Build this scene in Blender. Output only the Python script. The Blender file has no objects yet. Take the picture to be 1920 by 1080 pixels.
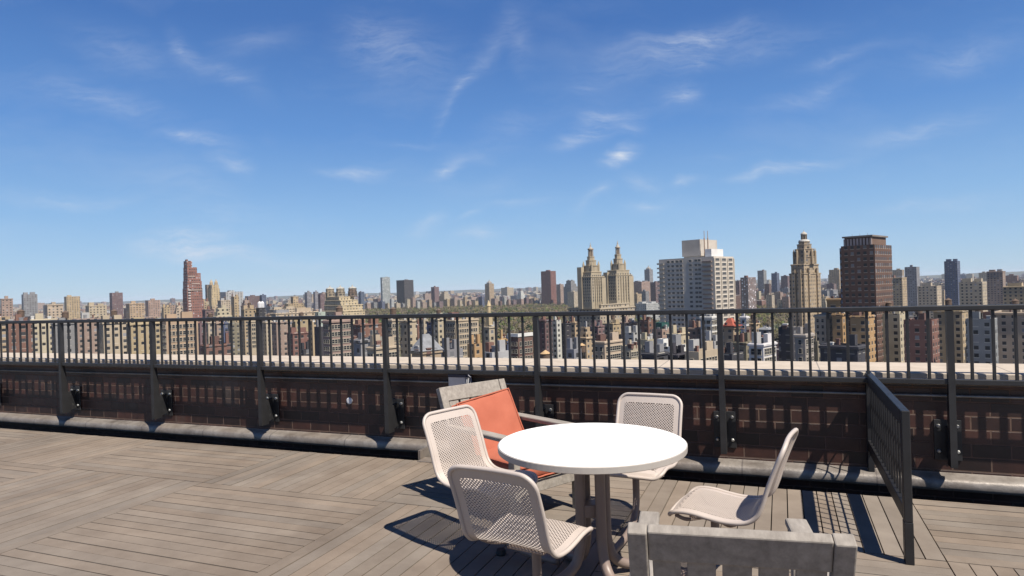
import bpy, bmesh, math, random
from mathutils import Vector, Matrix, noise as mnoise
C = bpy.context.scene.collection
SC = bpy.context.scene
R = math.radians
rnd = random.Random(11)

# ------------------------------------------------------------------ camera
F, EYE, ROLL = 1250.0, 1.5, R(1.8)
cam = bpy.data.objects.new('camera', bpy.data.cameras.new('camera'))
C.objects.link(cam)
cam.data.sensor_width = 36.0
cam.data.lens = 36.0 * F / 1920.0
cam.data.clip_start = 0.05
cam.data.clip_end = 60000
_x = Vector((math.cos(ROLL), 0, -math.sin(ROLL)))
_z = Vector((0, -1, 0))
_y = _z.cross(_x)
cam.matrix_world = Matrix(((_x.x, _y.x, _z.x, 0), (_x.y, _y.y, _z.y, 0), (_x.z, _y.z, _z.z, EYE), (0, 0, 0, 1)))
SC.camera = cam

def px(x, y):
    dx, dy = x - 960.0, y - 540.0
    c, s = math.cos(ROLL), math.sin(ROLL)
    return (dx * c - dy * s) / F, (dx * s + dy * c) / F
def at(x, y, Y):
    u, v = px(x, y)
    return Vector((u * Y, Y, EYE - v * Y))
def on(x, y, z):
    u, v = px(x, y)
    Y = (EYE - z) / v
    return Vector((u * Y, Y, z))

# ------------------------------------------------------------------ light, sky, exposure
SUN_EL = R(56)
SUN_AZ = math.atan2(0.64, -0.77)          # clockwise from +Y
sdir = Vector((math.sin(SUN_AZ) * math.cos(SUN_EL), math.cos(SUN_AZ) * math.cos(SUN_EL), math.sin(SUN_EL)))
sl = bpy.data.lights.new('sun', 'SUN')
sl.energy = 5.0
sl.angle = R(0.5)
sl.color = (1.0, 0.93, 0.82)
so = bpy.data.objects.new('sun', sl)
so.rotation_euler = sdir.to_track_quat('Z', 'Y').to_euler()
C.objects.link(so)

SC.view_settings.view_transform = 'Standard'
SC.view_settings.look = 'None'
SC.view_settings.gamma = 1
SC.view_settings.use_curve_mapping = False
SC.view_settings.exposure = 0.75

W = bpy.data.worlds.new('World')
SC.world = W
W.use_nodes = True
nt = W.node_tree
nt.nodes.clear()
def N(t, typ, **kw):
    n = t.nodes.new(typ)
    for k, v in kw.items():
        setattr(n, k, v)
    return n
def mth(t, op, a, b=None, c=None, clamp=False):
    n = t.nodes.new('ShaderNodeMath'); n.operation = op; n.use_clamp = clamp
    for i, q in enumerate((a, b, c)):
        if q is None: continue
        if isinstance(q, (int, float)): n.inputs[i].default_value = q
        else: t.links.new(q, n.inputs[i])
    return n.outputs[0]
def mix(t, fac, a, b, mode='MIX'):
    n = t.nodes.new('ShaderNodeMix'); n.data_type = 'RGBA'; n.blend_type = mode
    for i, q in ((0, fac), (6, a), (7, b)):
        if isinstance(q, (int, float)): n.inputs[i].default_value = q
        elif isinstance(q, (tuple, list)): n.inputs[i].default_value = (*q[:3], 1)
        else: t.links.new(q, n.inputs[i])
    return n.outputs[2]
def ramp(t, fac, stops, interp='LINEAR'):
    n = t.nodes.new('ShaderNodeValToRGB'); n.color_ramp.interpolation = interp
    el = n.color_ramp.elements
    while len(el) < len(stops): el.new(0.5)
    for e, (p, c) in zip(el, stops):
        e.position = p
        e.color = (c, c, c, 1) if isinstance(c, (int, float)) else (*c, 1)
    t.links.new(fac, n.inputs[0])
    return n.outputs[0]

sky = N(nt, 'ShaderNodeTexSky', sky_type='NISHITA', sun_disc=False)
sky.sun_elevation = SUN_EL
sky.sun_rotation = SUN_AZ
sky.altitude = 100
sky.air_density = 1.0
sky.dust_density = 0.0
sky.ozone_density = 4.0
SKY_STRENGTH = 0.0505
# thin cirrus, placed by direction in the sky (far beyond everything else)
tc = N(nt, 'ShaderNodeTexCoord')
sep = N(nt, 'ShaderNodeSeparateXYZ')
nt.links.new(tc.outputs['Generated'], sep.inputs[0])
yy = mth(nt, 'MAXIMUM', mth(nt, 'ABSOLUTE', sep.outputs[1]), 0.05)
cu = mth(nt, 'DIVIDE', sep.outputs[0], yy)
cv = mth(nt, 'DIVIDE', sep.outputs[2], yy)
cmb = N(nt, 'ShaderNodeCombineXYZ')
nt.links.new(cu, cmb.inputs[0]); nt.links.new(cv, cmb.inputs[1])
warp = N(nt, 'ShaderNodeTexNoise')
warp.inputs['Scale'].default_value = 9; warp.inputs['Detail'].default_value = 4
nt.links.new(cmb.outputs[0], warp.inputs['Vector'])
vm = N(nt, 'ShaderNodeVectorMath', operation='SUBTRACT'); vm.inputs[1].default_value = (.5, .5, .5)
nt.links.new(warp.outputs['Color'], vm.inputs[0])
vs = N(nt, 'ShaderNodeVectorMath', operation='SCALE'); vs.inputs['Scale'].default_value = 0.06
nt.links.new(vm.outputs[0], vs.inputs[0])
va = N(nt, 'ShaderNodeVectorMath', operation='ADD')
nt.links.new(cmb.outputs[0], va.inputs[0]); nt.links.new(vs.outputs[0], va.inputs[1])
flat = N(nt, 'ShaderNodeVectorMath', operation='MULTIPLY'); flat.inputs[1].default_value = (1, 1, 0)
nt.links.new(va.outputs[0], flat.inputs[0])
WISPS = [  # centre x, y in the photo, half length, half width (px), tilt (deg, up to the right), amount
    (1160, 288, 46, 18, 24, 1.3), (1140, 212, 62, 15, 6, .55), (1075, 262, 55, 12, 12, .45), (1180, 234, 34, 13, 4, .42),
    (1110, 240, 95, 22, 22, .32), (1275, 182, 46, 20, 6, .55), (1300, 70, 150, 24, 8, .42), (1230, 105, 190, 45, 14, .28),
    (1300, 125, 48, 18, 8, .32), (1480, 318, 130, 13, 11, .6), (1420, 330, 60, 16, 12, .3), (1205, 340, 48, 18, -14, .42),
    (1290, 342, 30, 10, 18, .4), (1120, 362, 34, 12, 24, .4), (1215, 385, 55, 11, 8, .42), (1090, 385, 40, 16, 60, .2),
    (970, 384, 80, 10, 6, .28), (830, 320, 42, 14, 32, .6), (660, 333, 60, 12, -3, .55), (700, 330, 46, 7, 12, .35),
    (430, 302, 46, 18, -14, .6), (350, 250, 75, 12, -9, .5), (400, 264, 60, 10, -7, .3), (805, 424, 40, 18, 20, .45),
    (882, 409, 26, 6, 22, .5), (900, 438, 55, 12, 12, .5), (350, 440, 90, 18, 2, .7), (350, 466, 120, 20, -4, .75),
    (430, 475, 150, 20, -4, .5), (330, 330, 120, 40, -8, .2), (420, 400, 160, 40, -3, .2), (600, 488, 60, 12, 0, .25), (870, 145, 75, 14, 55, .30), (840, 205, 60, 10, 62, .24),
    (930, 75, 90, 22, 50, .2), (975, 85, 60, 22, -75, .24), (760, 105, 130, 75, -12, .26), (700, 60, 90, 45, 0, .24),
    (350, 85, 55, 22, -55, .4), (430, 140, 90, 20, -32, .26), (480, 80, 80, 30, 5, .2), (1520, 175, 130, 20, 22, .3),
    (1570, 110, 110, 16, 15, .26), (1450, 85, 140, 26, 12, .22), (900, 290, 90, 18, 8, .25), (960, 240, 90, 30, 20, .2),
    (770, 270, 90, 9, -4, .16), (1095, 163, 40, 10, 3, .22), (1340, 300, 60, 8, 6, .12), (930, 350, 70, 22, 25, .16),
    (180, 180, 160, 30, -12, .35), (120, 380, 160, 16, 4, .35), (230, 90, 130, 40, -20, .22), (1730, 240, 150, 22, 14, .4),
    (1800, 110, 130, 30, 10, .3), (1760, 380, 130, 14, 8, .35)]
tot = None
for (x, y, hl, hw, tilt, am) in WISPS:
    u, v = px(x, y)
    mp = N(nt, 'ShaderNodeMapping', vector_type='TEXTURE')
    mp.inputs['Location'].default_value = (u, -v, 0)
    mp.inputs['Rotation'].default_value = (0, 0, R(tilt) - ROLL)
    mp.inputs['Scale'].default_value = (hl / F * 1.5, hw / F * 1.7, 1)
    nt.links.new(flat.outputs[0], mp.inputs['Vector'])
    gr = N(nt, 'ShaderNodeTexGradient', gradient_type='QUADRATIC_SPHERE')
    nt.links.new(mp.outputs[0], gr.inputs[0])
    tot = mth(nt, 'MULTIPLY_ADD', gr.outputs['Fac'], am, tot if tot is not None else 0.0)
mp = N(nt, 'ShaderNodeMapping')
mp.inputs['Rotation'].default_value = (0, 0, R(-14)); mp.inputs['Scale'].default_value = (9, 46, 1)
nt.links.new(va.outputs[0], mp.inputs['Vector'])
st = N(nt, 'ShaderNodeTexNoise'); st.inputs['Scale'].default_value = 1.6; st.inputs['Detail'].default_value = 9; st.inputs['Roughness'].default_value = .72
nt.links.new(mp.outputs[0], st.inputs['Vector'])
streak = ramp(nt, st.outputs['Fac'], [(.33, .08), (.68, 1.5)])
base = N(nt, 'ShaderNodeTexNoise'); base.inputs['Scale'].default_value = 3.2; base.inputs['Detail'].default_value = 8; base.inputs['Roughness'].default_value = .6
mp2 = N(nt, 'ShaderNodeMapping'); mp2.inputs['Rotation'].default_value = (0, 0, R(-18)); mp2.inputs['Scale'].default_value = (1, 3, 1)
nt.links.new(va.outputs[0], mp2.inputs['Vector']); nt.links.new(mp2.outputs[0], base.inputs['Vector'])
veil = ramp(nt, base.outputs['Fac'], [(.5, 0), (.8, .16)])
cl = mth(nt, 'MULTIPLY', mth(nt, 'MULTIPLY_ADD', tot, streak, veil), .68, clamp=True)
hs = N(nt, 'ShaderNodeHueSaturation'); hs.inputs['Saturation'].default_value = 1.35; hs.inputs['Value'].default_value = 1.0
nt.links.new(sky.outputs[0], hs.inputs['Color'])
# clear spring air: the measured colour of the sky by elevation, laid over the physical sky
elev = mth(nt, 'ARCSINE', sep.outputs[2])
el01 = mth(nt, 'MULTIPLY_ADD', elev, 1 / .8, .1, clamp=True)
grad = ramp(nt, el01, [(.09, (.56, .78, .98)), (.16, (.46, .70, 1.0)), (.24, (.345, .60, .975)), (.385, (.175, .385, .83)), (.56, (.095, .235, .62)), (1.0, (.055, .14, .42))])
gs = N(nt, 'ShaderNodeVectorMath', operation='SCALE'); gs.inputs['Scale'].default_value = 9.9
nt.links.new(grad, gs.inputs[0])
clear = mix(nt, .86, hs.outputs[0], gs.outputs[0])
skyc = mix(nt, cl, clear, (7.8, 8.6, 9.9))
bg = N(nt, 'ShaderNodeBackground'); bg.inputs['Strength'].default_value = SKY_STRENGTH
nt.links.new(skyc, bg.inputs['Color'])
wo = N(nt, 'ShaderNodeOutputWorld'); nt.links.new(bg.outputs[0], wo.inputs['Surface'])

# ------------------------------------------------------------------ helpers
ALB = .70        # common scale of the surface reflectances
def tag(o, label=None, cat=None, group=None, kind=None):
    if label: o['label'] = label
    if cat: o['category'] = cat
    if group: o['group'] = group
    if kind: o['kind'] = kind
    return o
def empty(name, loc=(0, 0, 0), rz=0.0, label=None, cat=None, group=None):
    o = bpy.data.objects.new(name, None); C.objects.link(o)
    o.empty_display_size = .2
    o.location = loc; o.rotation_euler = (0, 0, rz)
    return tag(o, label, cat, group)
def obj(name, bm, mats, parent=None, loc=None, rz=None, smooth=False, color=None):
    me = bpy.data.meshes.new(name)
    bm.to_mesh(me); bm.free()
    for m in (mats if isinstance(mats, (list, tuple)) else [mats]): me.materials.append(m)
    if smooth:
        for p in me.polygons: p.use_smooth = True
    o = bpy.data.objects.new(name, me); C.objects.link(o)
    if parent: o.parent = parent
    if loc is not None: o.location = loc
    if rz is not None: o.rotation_euler = (0, 0, rz)
    if color: o.color = (*(q * ALB for q in color[:3]), 1)
    return o
def box(bm, x0, y0, z0, x1, y1, z1, mi=0, bottom=True, M=None):
    vs = [bm.verts.new((x, y, z)) for z in (z0, z1) for (x, y) in ((x0, y0), (x1, y0), (x1, y1), (x0, y1))]
    if M is not None:
        for v in vs: v.co = M @ v.co
    fs = [(4, 5, 6, 7), (0, 1, 5, 4), (1, 2, 6, 5), (2, 3, 7, 6), (3, 0, 4, 7)]
    if bottom: fs.append((3, 2, 1, 0))
    out = []
    for f in fs:
        q = bm.faces.new([vs[i] for i in f]); q.material_index = mi; out.append(q)
    return out
def bbox(bm, x0, y0, z0, x1, y1, z1, bev=.006, seg=2, M=None):
    """a box with rounded edges"""
    b2 = bmesh.new(); box(b2, x0, y0, z0, x1, y1, z1)
    bmesh.ops.bevel(b2, geom=b2.edges[:], offset=bev, segments=seg, affect='EDGES', profile=.5)
    me = bpy.data.meshes.new('t'); b2.to_mesh(me); b2.free()
    if M is not None: me.transform(M)
    bm.from_mesh(me); bpy.data.meshes.remove(me)
def prism(bm, pts, z0, z1, mi=0, top=1, bottom=False):
    lo = [bm.verts.new((x, y, z0)) for x, y in pts]; n = len(pts)
    hi = [bm.verts.new((x * 1.0, y * 1.0, z1)) for x, y in pts]
    for i in range(n):
        f = bm.faces.new((lo[i], lo[(i + 1) % n], hi[(i + 1) % n], hi[i])); f.material_index = mi
    f = bm.faces.new(hi); f.material_index = top
    if bottom: bm.faces.new(lo[::-1])
def lathe(bm, prof, cx=0, cy=0, seg=16, mi=0, caps=True, rot=0.0):
    rings = []
    for r, z in prof:
        rings.append([bm.verts.new((cx + r * math.cos(rot + 2 * math.pi * k / seg), cy + r * math.sin(rot + 2 * math.pi * k / seg), z)) for k in range(seg)])
    for a, b in zip(rings, rings[1:]):
        for k in range(seg):
            f = bm.faces.new((a[k], a[(k + 1) % seg], b[(k + 1) % seg], b[k])); f.material_index = mi
    if caps:
        f = bm.faces.new(rings[-1]); f.material_index = mi
        f = bm.faces.new(rings[0][::-1]); f.material_index = mi
def tube(bm, pts, r, seg=10, mi=0, closed=False):
    pts = [Vector(p) for p in pts]; n = len(pts); rings = []
    up = Vector((.13, .21, .97)).normalized(); prev = None
    for i, p in enumerate(pts):
        if closed: d = pts[(i + 1) % n] - pts[i - 1]
        else: d = pts[min(i + 1, n - 1)] - pts[max(i - 1, 0)]
        d.normalize()
        if prev is None:
            a = d.cross(up)
            if a.length < .1: a = d.cross(Vector((1, 0, 0)))
        else: a = prev - d * prev.dot(d)
        a.normalize(); prev = a; b = d.cross(a)
        rings.append([bm.verts.new(p + (a * math.cos(2 * math.pi * k / seg) + b * math.sin(2 * math.pi * k / seg)) * r) for k in range(seg)])
    m = n if closed else n - 1
    for i in range(m):
        A, B = rings[i], rings[(i + 1) % n]
        off = 0
        if closed and i == n - 1:
            off = min(range(seg), key=lambda o_: (A[0].co - B[o_].co).length)
        for k in range(seg):
            f = bm.faces.new((A[k], B[(k + off) % seg], B[(k + 1 + off) % seg], A[(k + 1) % seg])); f.material_index = mi
    if not closed:
        bm.faces.new(rings[0]).material_index = mi; bm.faces.new(rings[-1][::-1]).material_index = mi
    bmesh.ops.recalc_face_normals(bm, faces=bm.faces[:])
def spline(pts, n):
    """Catmull-Rom through pts, n samples per span"""
    P = [Vector(p) for p in pts]; P = [P[0] * 2 - P[1]] + P + [P[-1] * 2 - P[-2]]; out = []
    for i in range(1, len(P) - 2):
        a, b, c, d = P[i - 1:i + 3]
        for k in range(n):
            t = k / n
            out.append(.5 * ((2 * b) + (c - a) * t + (2 * a - 5 * b + 4 * c - d) * t * t + (3 * b - a - 3 * c + d) * t ** 3))
    out.append(P[-2]); return out

# ------------------------------------------------------------------ materials
def newmat(name):
    m = bpy.data.materials.new(name); m.use_nodes = True
    t = m.node_tree
    return m, t, t.nodes['Principled BSDF']
def noise_tex(t, scale, detail=5, vec=None, rough=.55):
    n = t.nodes.new('ShaderNodeTexNoise'); n.inputs['Scale'].default_value = scale; n.inputs['Detail'].default_value = detail
    n.inputs['Roughness'].default_value = rough
    if vec is not None: t.links.new(vec, n.inputs['Vector'])
    return n.outputs['Fac']
def bump(t, b, h, dist, strength=.5):
    n = t.nodes.new('ShaderNodeBump'); n.inputs['Strength'].default_value = strength; n.inputs['Distance'].default_value = dist
    t.links.new(h, n.inputs['Height']); t.links.new(n.outputs[0], b.inputs['Normal'])
def ocoord(t, scale=(1, 1, 1)):
    tcn = t.nodes.new('ShaderNodeTexCoord'); mp_ = t.nodes.new('ShaderNodeMapping'); mp_.inputs['Scale'].default_value = scale
    t.links.new(tcn.outputs['Object'], mp_.inputs['Vector']); return mp_.outputs[0]
def plain(name, col, rough=.6, metal=0.0, var=.25, scale=8, bmp=0.0, spec=.5):
    m, t, b = newmat(name)
    v = ocoord(t)
    f = noise_tex(t, scale, 6, v)
    col = tuple(c * (ALB if name != 'white laminate' else .92) for c in col)
    lo = tuple(c * (1 - var) for c in col); hi = tuple(min(1, c * (1 + var)) for c in col)
    t.links.new(ramp(t, f, [(.3, lo), (.7, hi)]), b.inputs['Base Color'])
    b.inputs['Roughness'].default_value = rough; b.inputs['Metallic'].default_value = metal
    b.inputs['Specular IOR Level'].default_value = spec
    if bmp: bump(t, b, noise_tex(t, scale * 12, 3, v), bmp)
    return m
M_rail = plain('dark bronze rail paint', (.026, .026, .028), .45, 0, .3, 9)
M_bolt = plain('zinc bolt', (.62, .62, .60), .35, .7, .2, 40)
M_beige = plain('beige coated metal', (.58, .50, .445), .48, 0, .05, 5, .0004)
M_column = plain('taupe coated column', (.27, .205, .175), .45, 0, .08, 5)
M_top = plain('white laminate', (.88, .85, .79), .35, 0, .02, 3)
M_edge = plain('beige edge band', (.50, .455, .41), .5, 0, .05, 5)
M_rubber = plain('black rubber', (.02, .02, .02), .7)
M_pipe = plain('weathered conduit', (.30, .29, .28), .45, .6, .3, 9)
M_black = plain('black painted steel', (.018, .018, .02), .45)
M_memb = plain('black roof membrane', (.006, .006, .007), .9, 0, .4, 3, .003, .1)
M_white = plain('white enamel', (.75, .76, .80), .4, 0, .06, 9)
M_navy = plain('dark blue lid', (.03, .04, .09), .4)

def mat_wood(name, c0, c1, attr=True, grain=(1, 1, 1)):
    m, t, b = newmat(name)
    v = ocoord(t, grain)
    g = noise_tex(t, 6, 7, v, .65)
    f2 = noise_tex(t, 1.4, 4, ocoord(t))
    c0 = tuple(q * ALB for q in c0); c1 = tuple(q * ALB for q in c1)
    col = ramp(t, g, [(.28, c0), (.72, c1)])
    col = mix(t, .55, col, ramp(t, f2, [(.3, (.72, .70, .68)), (.7, (1.12, 1.1, 1.06))]), 'MULTIPLY')
    if attr:
        f4 = noise_tex(t, .55, 7, ocoord(t), .7)
        col = mix(t, .7, col, ramp(t, f4, [(.34, (.74, .71, .69)), (.5, (1, 1, 1)), (.7, (1.1, 1.1, 1.1))]), 'MULTIPLY')
        a = t.nodes.new('ShaderNodeAttribute'); a.attribute_name = 'tone'
        col = mix(t, 1.0, col, a.outputs['Color'], 'MULTIPLY')
    t.links.new(col, b.inputs['Base Color'])
    b.inputs['Roughness'].default_value = .78
    b.inputs['Specular IOR Level'].default_value = .25
    bump(t, b, g, .002, .5)
    return m
M_deck_e = mat_wood('deck planks', (.222, .182, .148), (.298, .250, .206), True, (.6, .6, .6))
M_teak = mat_wood('weathered teak', (.26, .232, .205), (.45, .41, .365), False, (6, 1.2, 6))

def mat_cushion():
    m, t, b = newmat('orange canvas')
    v = ocoord(t)
    w = N(t, 'ShaderNodeTexWave', wave_type='BANDS', bands_direction='X'); w.inputs['Scale'].default_value = 140; w.inputs['Distortion'].default_value = 1.5
    t.links.new(v, w.inputs['Vector'])
    f = noise_tex(t, 5, 5, v)
    col = ramp(t, f, [(.3, (.315, .090, .054)), (.7, (.375, .116, .071))])
    t.links.new(col, b.inputs['Base Color']); b.inputs['Roughness'].default_value = .85
    b.inputs['Specular IOR Level'].default_value = .2
    bump(t, b, mth(t, 'MULTIPLY_ADD', w.outputs['Fac'], .3, f), .004, .35)
    return m
M_cush = mat_cushion()

def mat_brick():
    m, t, b = newmat('dark ironspot brick')
    tcn = t.nodes.new('ShaderNodeTexCoord'); sp = t.nodes.new('ShaderNodeSeparateXYZ'); cb = t.nodes.new('ShaderNodeCombineXYZ')
    t.links.new(tcn.outputs['Object'], sp.inputs[0]); t.links.new(sp.outputs[0], cb.inputs[0]); t.links.new(sp.outputs[2], cb.inputs[1])
    br = t.nodes.new('ShaderNodeTexBrick')
    br.inputs['Scale'].default_value = 1; br.inputs['Brick Width'].default_value = .235; br.inputs['Row Height'].default_value = .098
    br.inputs['Mortar Size'].default_value = .006; br.inputs['Mortar Smooth'].default_value = .25; br.inputs['Bias'].default_value = -.1
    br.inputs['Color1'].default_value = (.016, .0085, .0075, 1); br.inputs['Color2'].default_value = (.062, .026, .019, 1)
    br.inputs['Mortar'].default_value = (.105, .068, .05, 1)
    t.links.new(cb.outputs[0], br.inputs['Vector'])
    f = noise_tex(t, 14, 6, tcn.outputs['Object'])
    f3 = noise_tex(t, 2.2, 4, tcn.outputs['Object'])
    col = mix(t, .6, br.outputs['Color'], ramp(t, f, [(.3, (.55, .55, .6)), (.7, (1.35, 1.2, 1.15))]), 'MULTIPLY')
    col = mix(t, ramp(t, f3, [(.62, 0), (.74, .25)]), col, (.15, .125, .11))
    t.links.new(col, b.inputs['Base Color'])
    t.links.new(ramp(t, br.outputs['Fac'], [(0, .46), (1, .9)]), b.inputs['Roughness'])
    bump(t, b, mth(t, 'MULTIPLY_ADD', f, .25, mth(t, 'SUBTRACT', 1.0, br.outputs['Fac'])), .008, .7)
    return m
M_brick = mat_brick()
def mat_coping():
    m, t, b = newmat('limestone coping')
    v = ocoord(t)
    f = noise_tex(t, 7, 8, v, .7); f2 = noise_tex(t, 60, 3, v)
    col = ramp(t, f, [(.25, (.31, .26, .205)), (.7, (.44, .375, .305))])
    sp = t.nodes.new('ShaderNodeSeparateXYZ'); t.links.new(v, sp.inputs[0])
    jt = mth(t, 'LESS_THAN', mth(t, 'FRACT', mth(t, 'DIVIDE', sp.outputs[0], 1.22)), .008)
    col = mix(t, mth(t, 'MULTIPLY', jt, .7), col, (.12, .11, .10))
    t.links.new(col, b.inputs['Base Color']); b.inputs['Roughness'].default_value = .85
    bump(t, b, f2, .002, .4)
    return m
M_coping = mat_coping()
def mat_flash():
    m, t, b = newmat('weathered metal flashing')
    v = ocoord(t)
    f = noise_tex(t, 5, 8, v, .7); f2 = noise_tex(t, 1.1, 5, v)
    col = ramp(t, f, [(.3, (.085, .070, .060)), (.68, (.27, .245, .22))])
    col = mix(t, ramp(t, f2, [(.45, 0), (.7, .55)]), col, (.19, .15, .12))
    sp = t.nodes.new('ShaderNodeSeparateXYZ'); t.links.new(v, sp.inputs[0])
    jt = mth(t, 'LESS_THAN', mth(t, 'FRACT', mth(t, 'DIVIDE', sp.outputs[0], .93)), .012)
    col = mix(t, mth(t, 'MULTIPLY', jt, .6), col, (.06, .05, .05))
    t.links.new(col, b.inputs['Base Color']); b.inputs['Roughness'].default_value = .5; b.inputs['Metallic'].default_value = .25
    bump(t, b, f, .012, .6)
    return m
M_flash = mat_flash()

def mat_facade(name, windows=True, face_color=False):
    m, t, b = newmat(name)
    tcn = t.nodes.new('ShaderNodeTexCoord')
    sp = t.nodes.new('ShaderNodeSeparateXYZ'); t.links.new(tcn.outputs['Object'], sp.inputs[0])
    sn = t.nodes.new('ShaderNodeSeparateXYZ'); t.links.new(tcn.outputs['Normal'], sn.inputs[0])
    if face_color:
        a = t.nodes.new('ShaderNodeAttribute'); a.attribute_name = 'tone'; wall = a.outputs['Color']
    else:
        oi = t.nodes.new('ShaderNodeObjectInfo'); wall = oi.outputs['Color']
    f = noise_tex(t, .12, 6, tcn.outputs['Object'])
    wall2 = mix(t, 1.0, wall, ramp(t, f, [(.3, (.84, .83, .82)), (.7, (1.12, 1.1, 1.08))]), 'MULTIPLY')
    col = wall2
    if windows:
        def attr(nm, dflt):
            if face_color: return dflt
            q = t.nodes.new('ShaderNodeAttribute'); q.attribute_type = 'OBJECT'; q.attribute_name = nm
            return q.outputs['Fac']
        sx, fh, fx, fz, dk = attr('bay', 4.2), attr('storey', 3.3), attr('win_w', .42), attr('win_h', .5), attr('win_tone', .05)
        ax = mth(t, 'GREATER_THAN', mth(t, 'ABSOLUTE', sn.outputs[0]), .7)
        h = mth(t, 'ADD', mth(t, 'MULTIPLY', sp.outputs[1], ax), mth(t, 'MULTIPLY', sp.outputs[0], mth(t, 'SUBTRACT', 1.0, ax)))
        cx = mth(t, 'DIVIDE', h, sx); cz = mth(t, 'DIVIDE', sp.outputs[2], fh)
        ix = mth(t, 'FLOOR', cx); iz = mth(t, 'FLOOR', cz)
        dx = mth(t, 'ABSOLUTE', mth(t, 'SUBTRACT', mth(t, 'FRACT', cx), .5)); dz = mth(t, 'ABSOLUTE', mth(t, 'SUBTRACT', mth(t, 'FRACT', cz), .5))
        wmask = mth(t, 'MULTIPLY', mth(t, 'LESS_THAN', dx, mth(t, 'MULTIPLY', fx, .5)), mth(t, 'LESS_THAN', dz, mth(t, 'MULTIPLY', fz, .5)))
        wmask = mth(t, 'MULTIPLY', wmask, mth(t, 'LESS_THAN', mth(t, 'ABSOLUTE', sn.outputs[2]), .5))
        cb = t.nodes.new('ShaderNodeCombineXYZ'); t.links.new(ix, cb.inputs[0]); t.links.new(iz, cb.inputs[1]); t.links.new(ax, cb.inputs[2])
        wn = t.nodes.new('ShaderNodeTexWhiteNoise'); t.links.new(cb.outputs[0], wn.inputs['Vector'])
        wc = mth(t, 'MULTIPLY', ramp(t, wn.outputs['Value'], [(0, .3), (.7, 1.0), (.86, 1.6), (1, 5.0)]), dk)
        wcol = mix(t, 1.0, (1.0, 1.0, 1.05), wc, 'MULTIPLY')
        keep = mth(t, 'GREATER_THAN', wn.outputs['Value'], .06)
        wmask = mth(t, 'MULTIPLY', wmask, keep)
        sill = mth(t, 'MULTIPLY', mth(t, 'LESS_THAN', dx, mth(t, 'MULTIPLY', fx, .62)), mth(t, 'LESS_THAN', mth(t, 'ABSOLUTE', mth(t, 'SUBTRACT', mth(t, 'FRACT', cz), mth(t, 'SUBTRACT', .46, mth(t, 'MULTIPLY', fz, .5)))), .04))
        col = mix(t, mth(t, 'MULTIPLY', sill, .35), col, (.6, .56, .48))
        col = mix(t, wmask, col, wcol)
        t.links.new(mth(t, 'MULTIPLY_ADD', wmask, -.6, .88), b.inputs['Roughness'])
    else:
        b.inputs['Roughness'].default_value = .88
    t.links.new(col, b.inputs['Base Color'])
    b.inputs['Specular IOR Level'].default_value = .3
    return m
M_fac = mat_facade('masonry facade with windows')
M_wall = mat_facade('plain masonry', False)
M_mass = mat_facade('distant facades', True, True)
M_roofs = [plain('tar roof', (.10, .10, .105), .9, 0, .4, .3), plain('silver coated roof', (.46, .46, .46), .8, 0, .25, .3),
           plain('white roof', (.72, .71, .69), .8, 0, .12, .3)]
M_glass = plain('window glass', (.035, .04, .05), .15, 0, .5, .4)
M_frame = plain('pale window surround', (.52, .47, .38), .8, 0, .1, .5)
M_tank = plain('cedar tank staves', (.13, .085, .06), .85, 0, .3, 1.5)
M_cone = plain('tank cone roof', (.50, .33, .17), .8, 0, .2, 1)
M_slate = plain('grey slate', (.23, .235, .25), .75, 0, .25, .6)
M_copper = plain('verdigris copper', (.16, .34, .28), .7, 0, .2, .5)
M_redtile = plain('red roof tile', (.42, .10, .06), .8, 0, .2, .6)
M_darkgreen = plain('dark green panel', (.02, .09, .08), .7, 0, .2, .3)

# ------------------------------------------------------------------ terrace structure
PHI = R(21.95)
E = Vector((math.cos(PHI), -math.sin(PHI), 0)); NN = Vector((math.sin(PHI), math.cos(PHI), 0))
P0 = Vector((0, 5.85, 0))
RZ = -PHI                                     # local x along the railing, local y away from us
T0, T1 = -9.0, 7.0
# deck of square parquet panels
bm = bmesh.new(); tone = bm.loops.layers.float_color.new('tone')
PIT, NP = 1.72, 18
pw = PIT / NP
for j in range(0, 6):
    for i in range(-5, 5):
        t0 = -.49 + PIT * i; t1 = t0 + PIT
        g1 = .36 - PIT * j; g0 = g1 - PIT
        along_e = (i + j) % 2 == 0
        for k in range(NP):
            if along_e: a = (t0, g0 + k * pw, t1, g0 + (k + 1) * pw)
            else: a = (t0 + k * pw, g0, t0 + (k + 1) * pw, g1)
            x0, y0, x1, y1 = a
            y1 = min(y1, -.28)
            if y1 - y0 < .02: continue
            s = .0028 + rnd.random() * .0012
            dz = rnd.uniform(-.0016, .0016)
            v = rnd.uniform(.90, 1.07); w = rnd.uniform(-.03, .035)
            for f in box(bm, x0 + s, y0 + s, -.03, x1 - s, y1 - s, dz, 0, False):
                for lp in f.loops: lp[tone] = (v * (1 + w), v, v * (1 - w), 1)
obj('deck', bm, M_deck_e, None, P0, RZ)['kind'] = 'structure'
bm = bmesh.new(); box(bm, T0, -10.5, -3.0, T1, .16, -.16)
obj('roof_slab', bm, M_memb, None, P0, RZ)['kind'] = 'structure'

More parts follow.
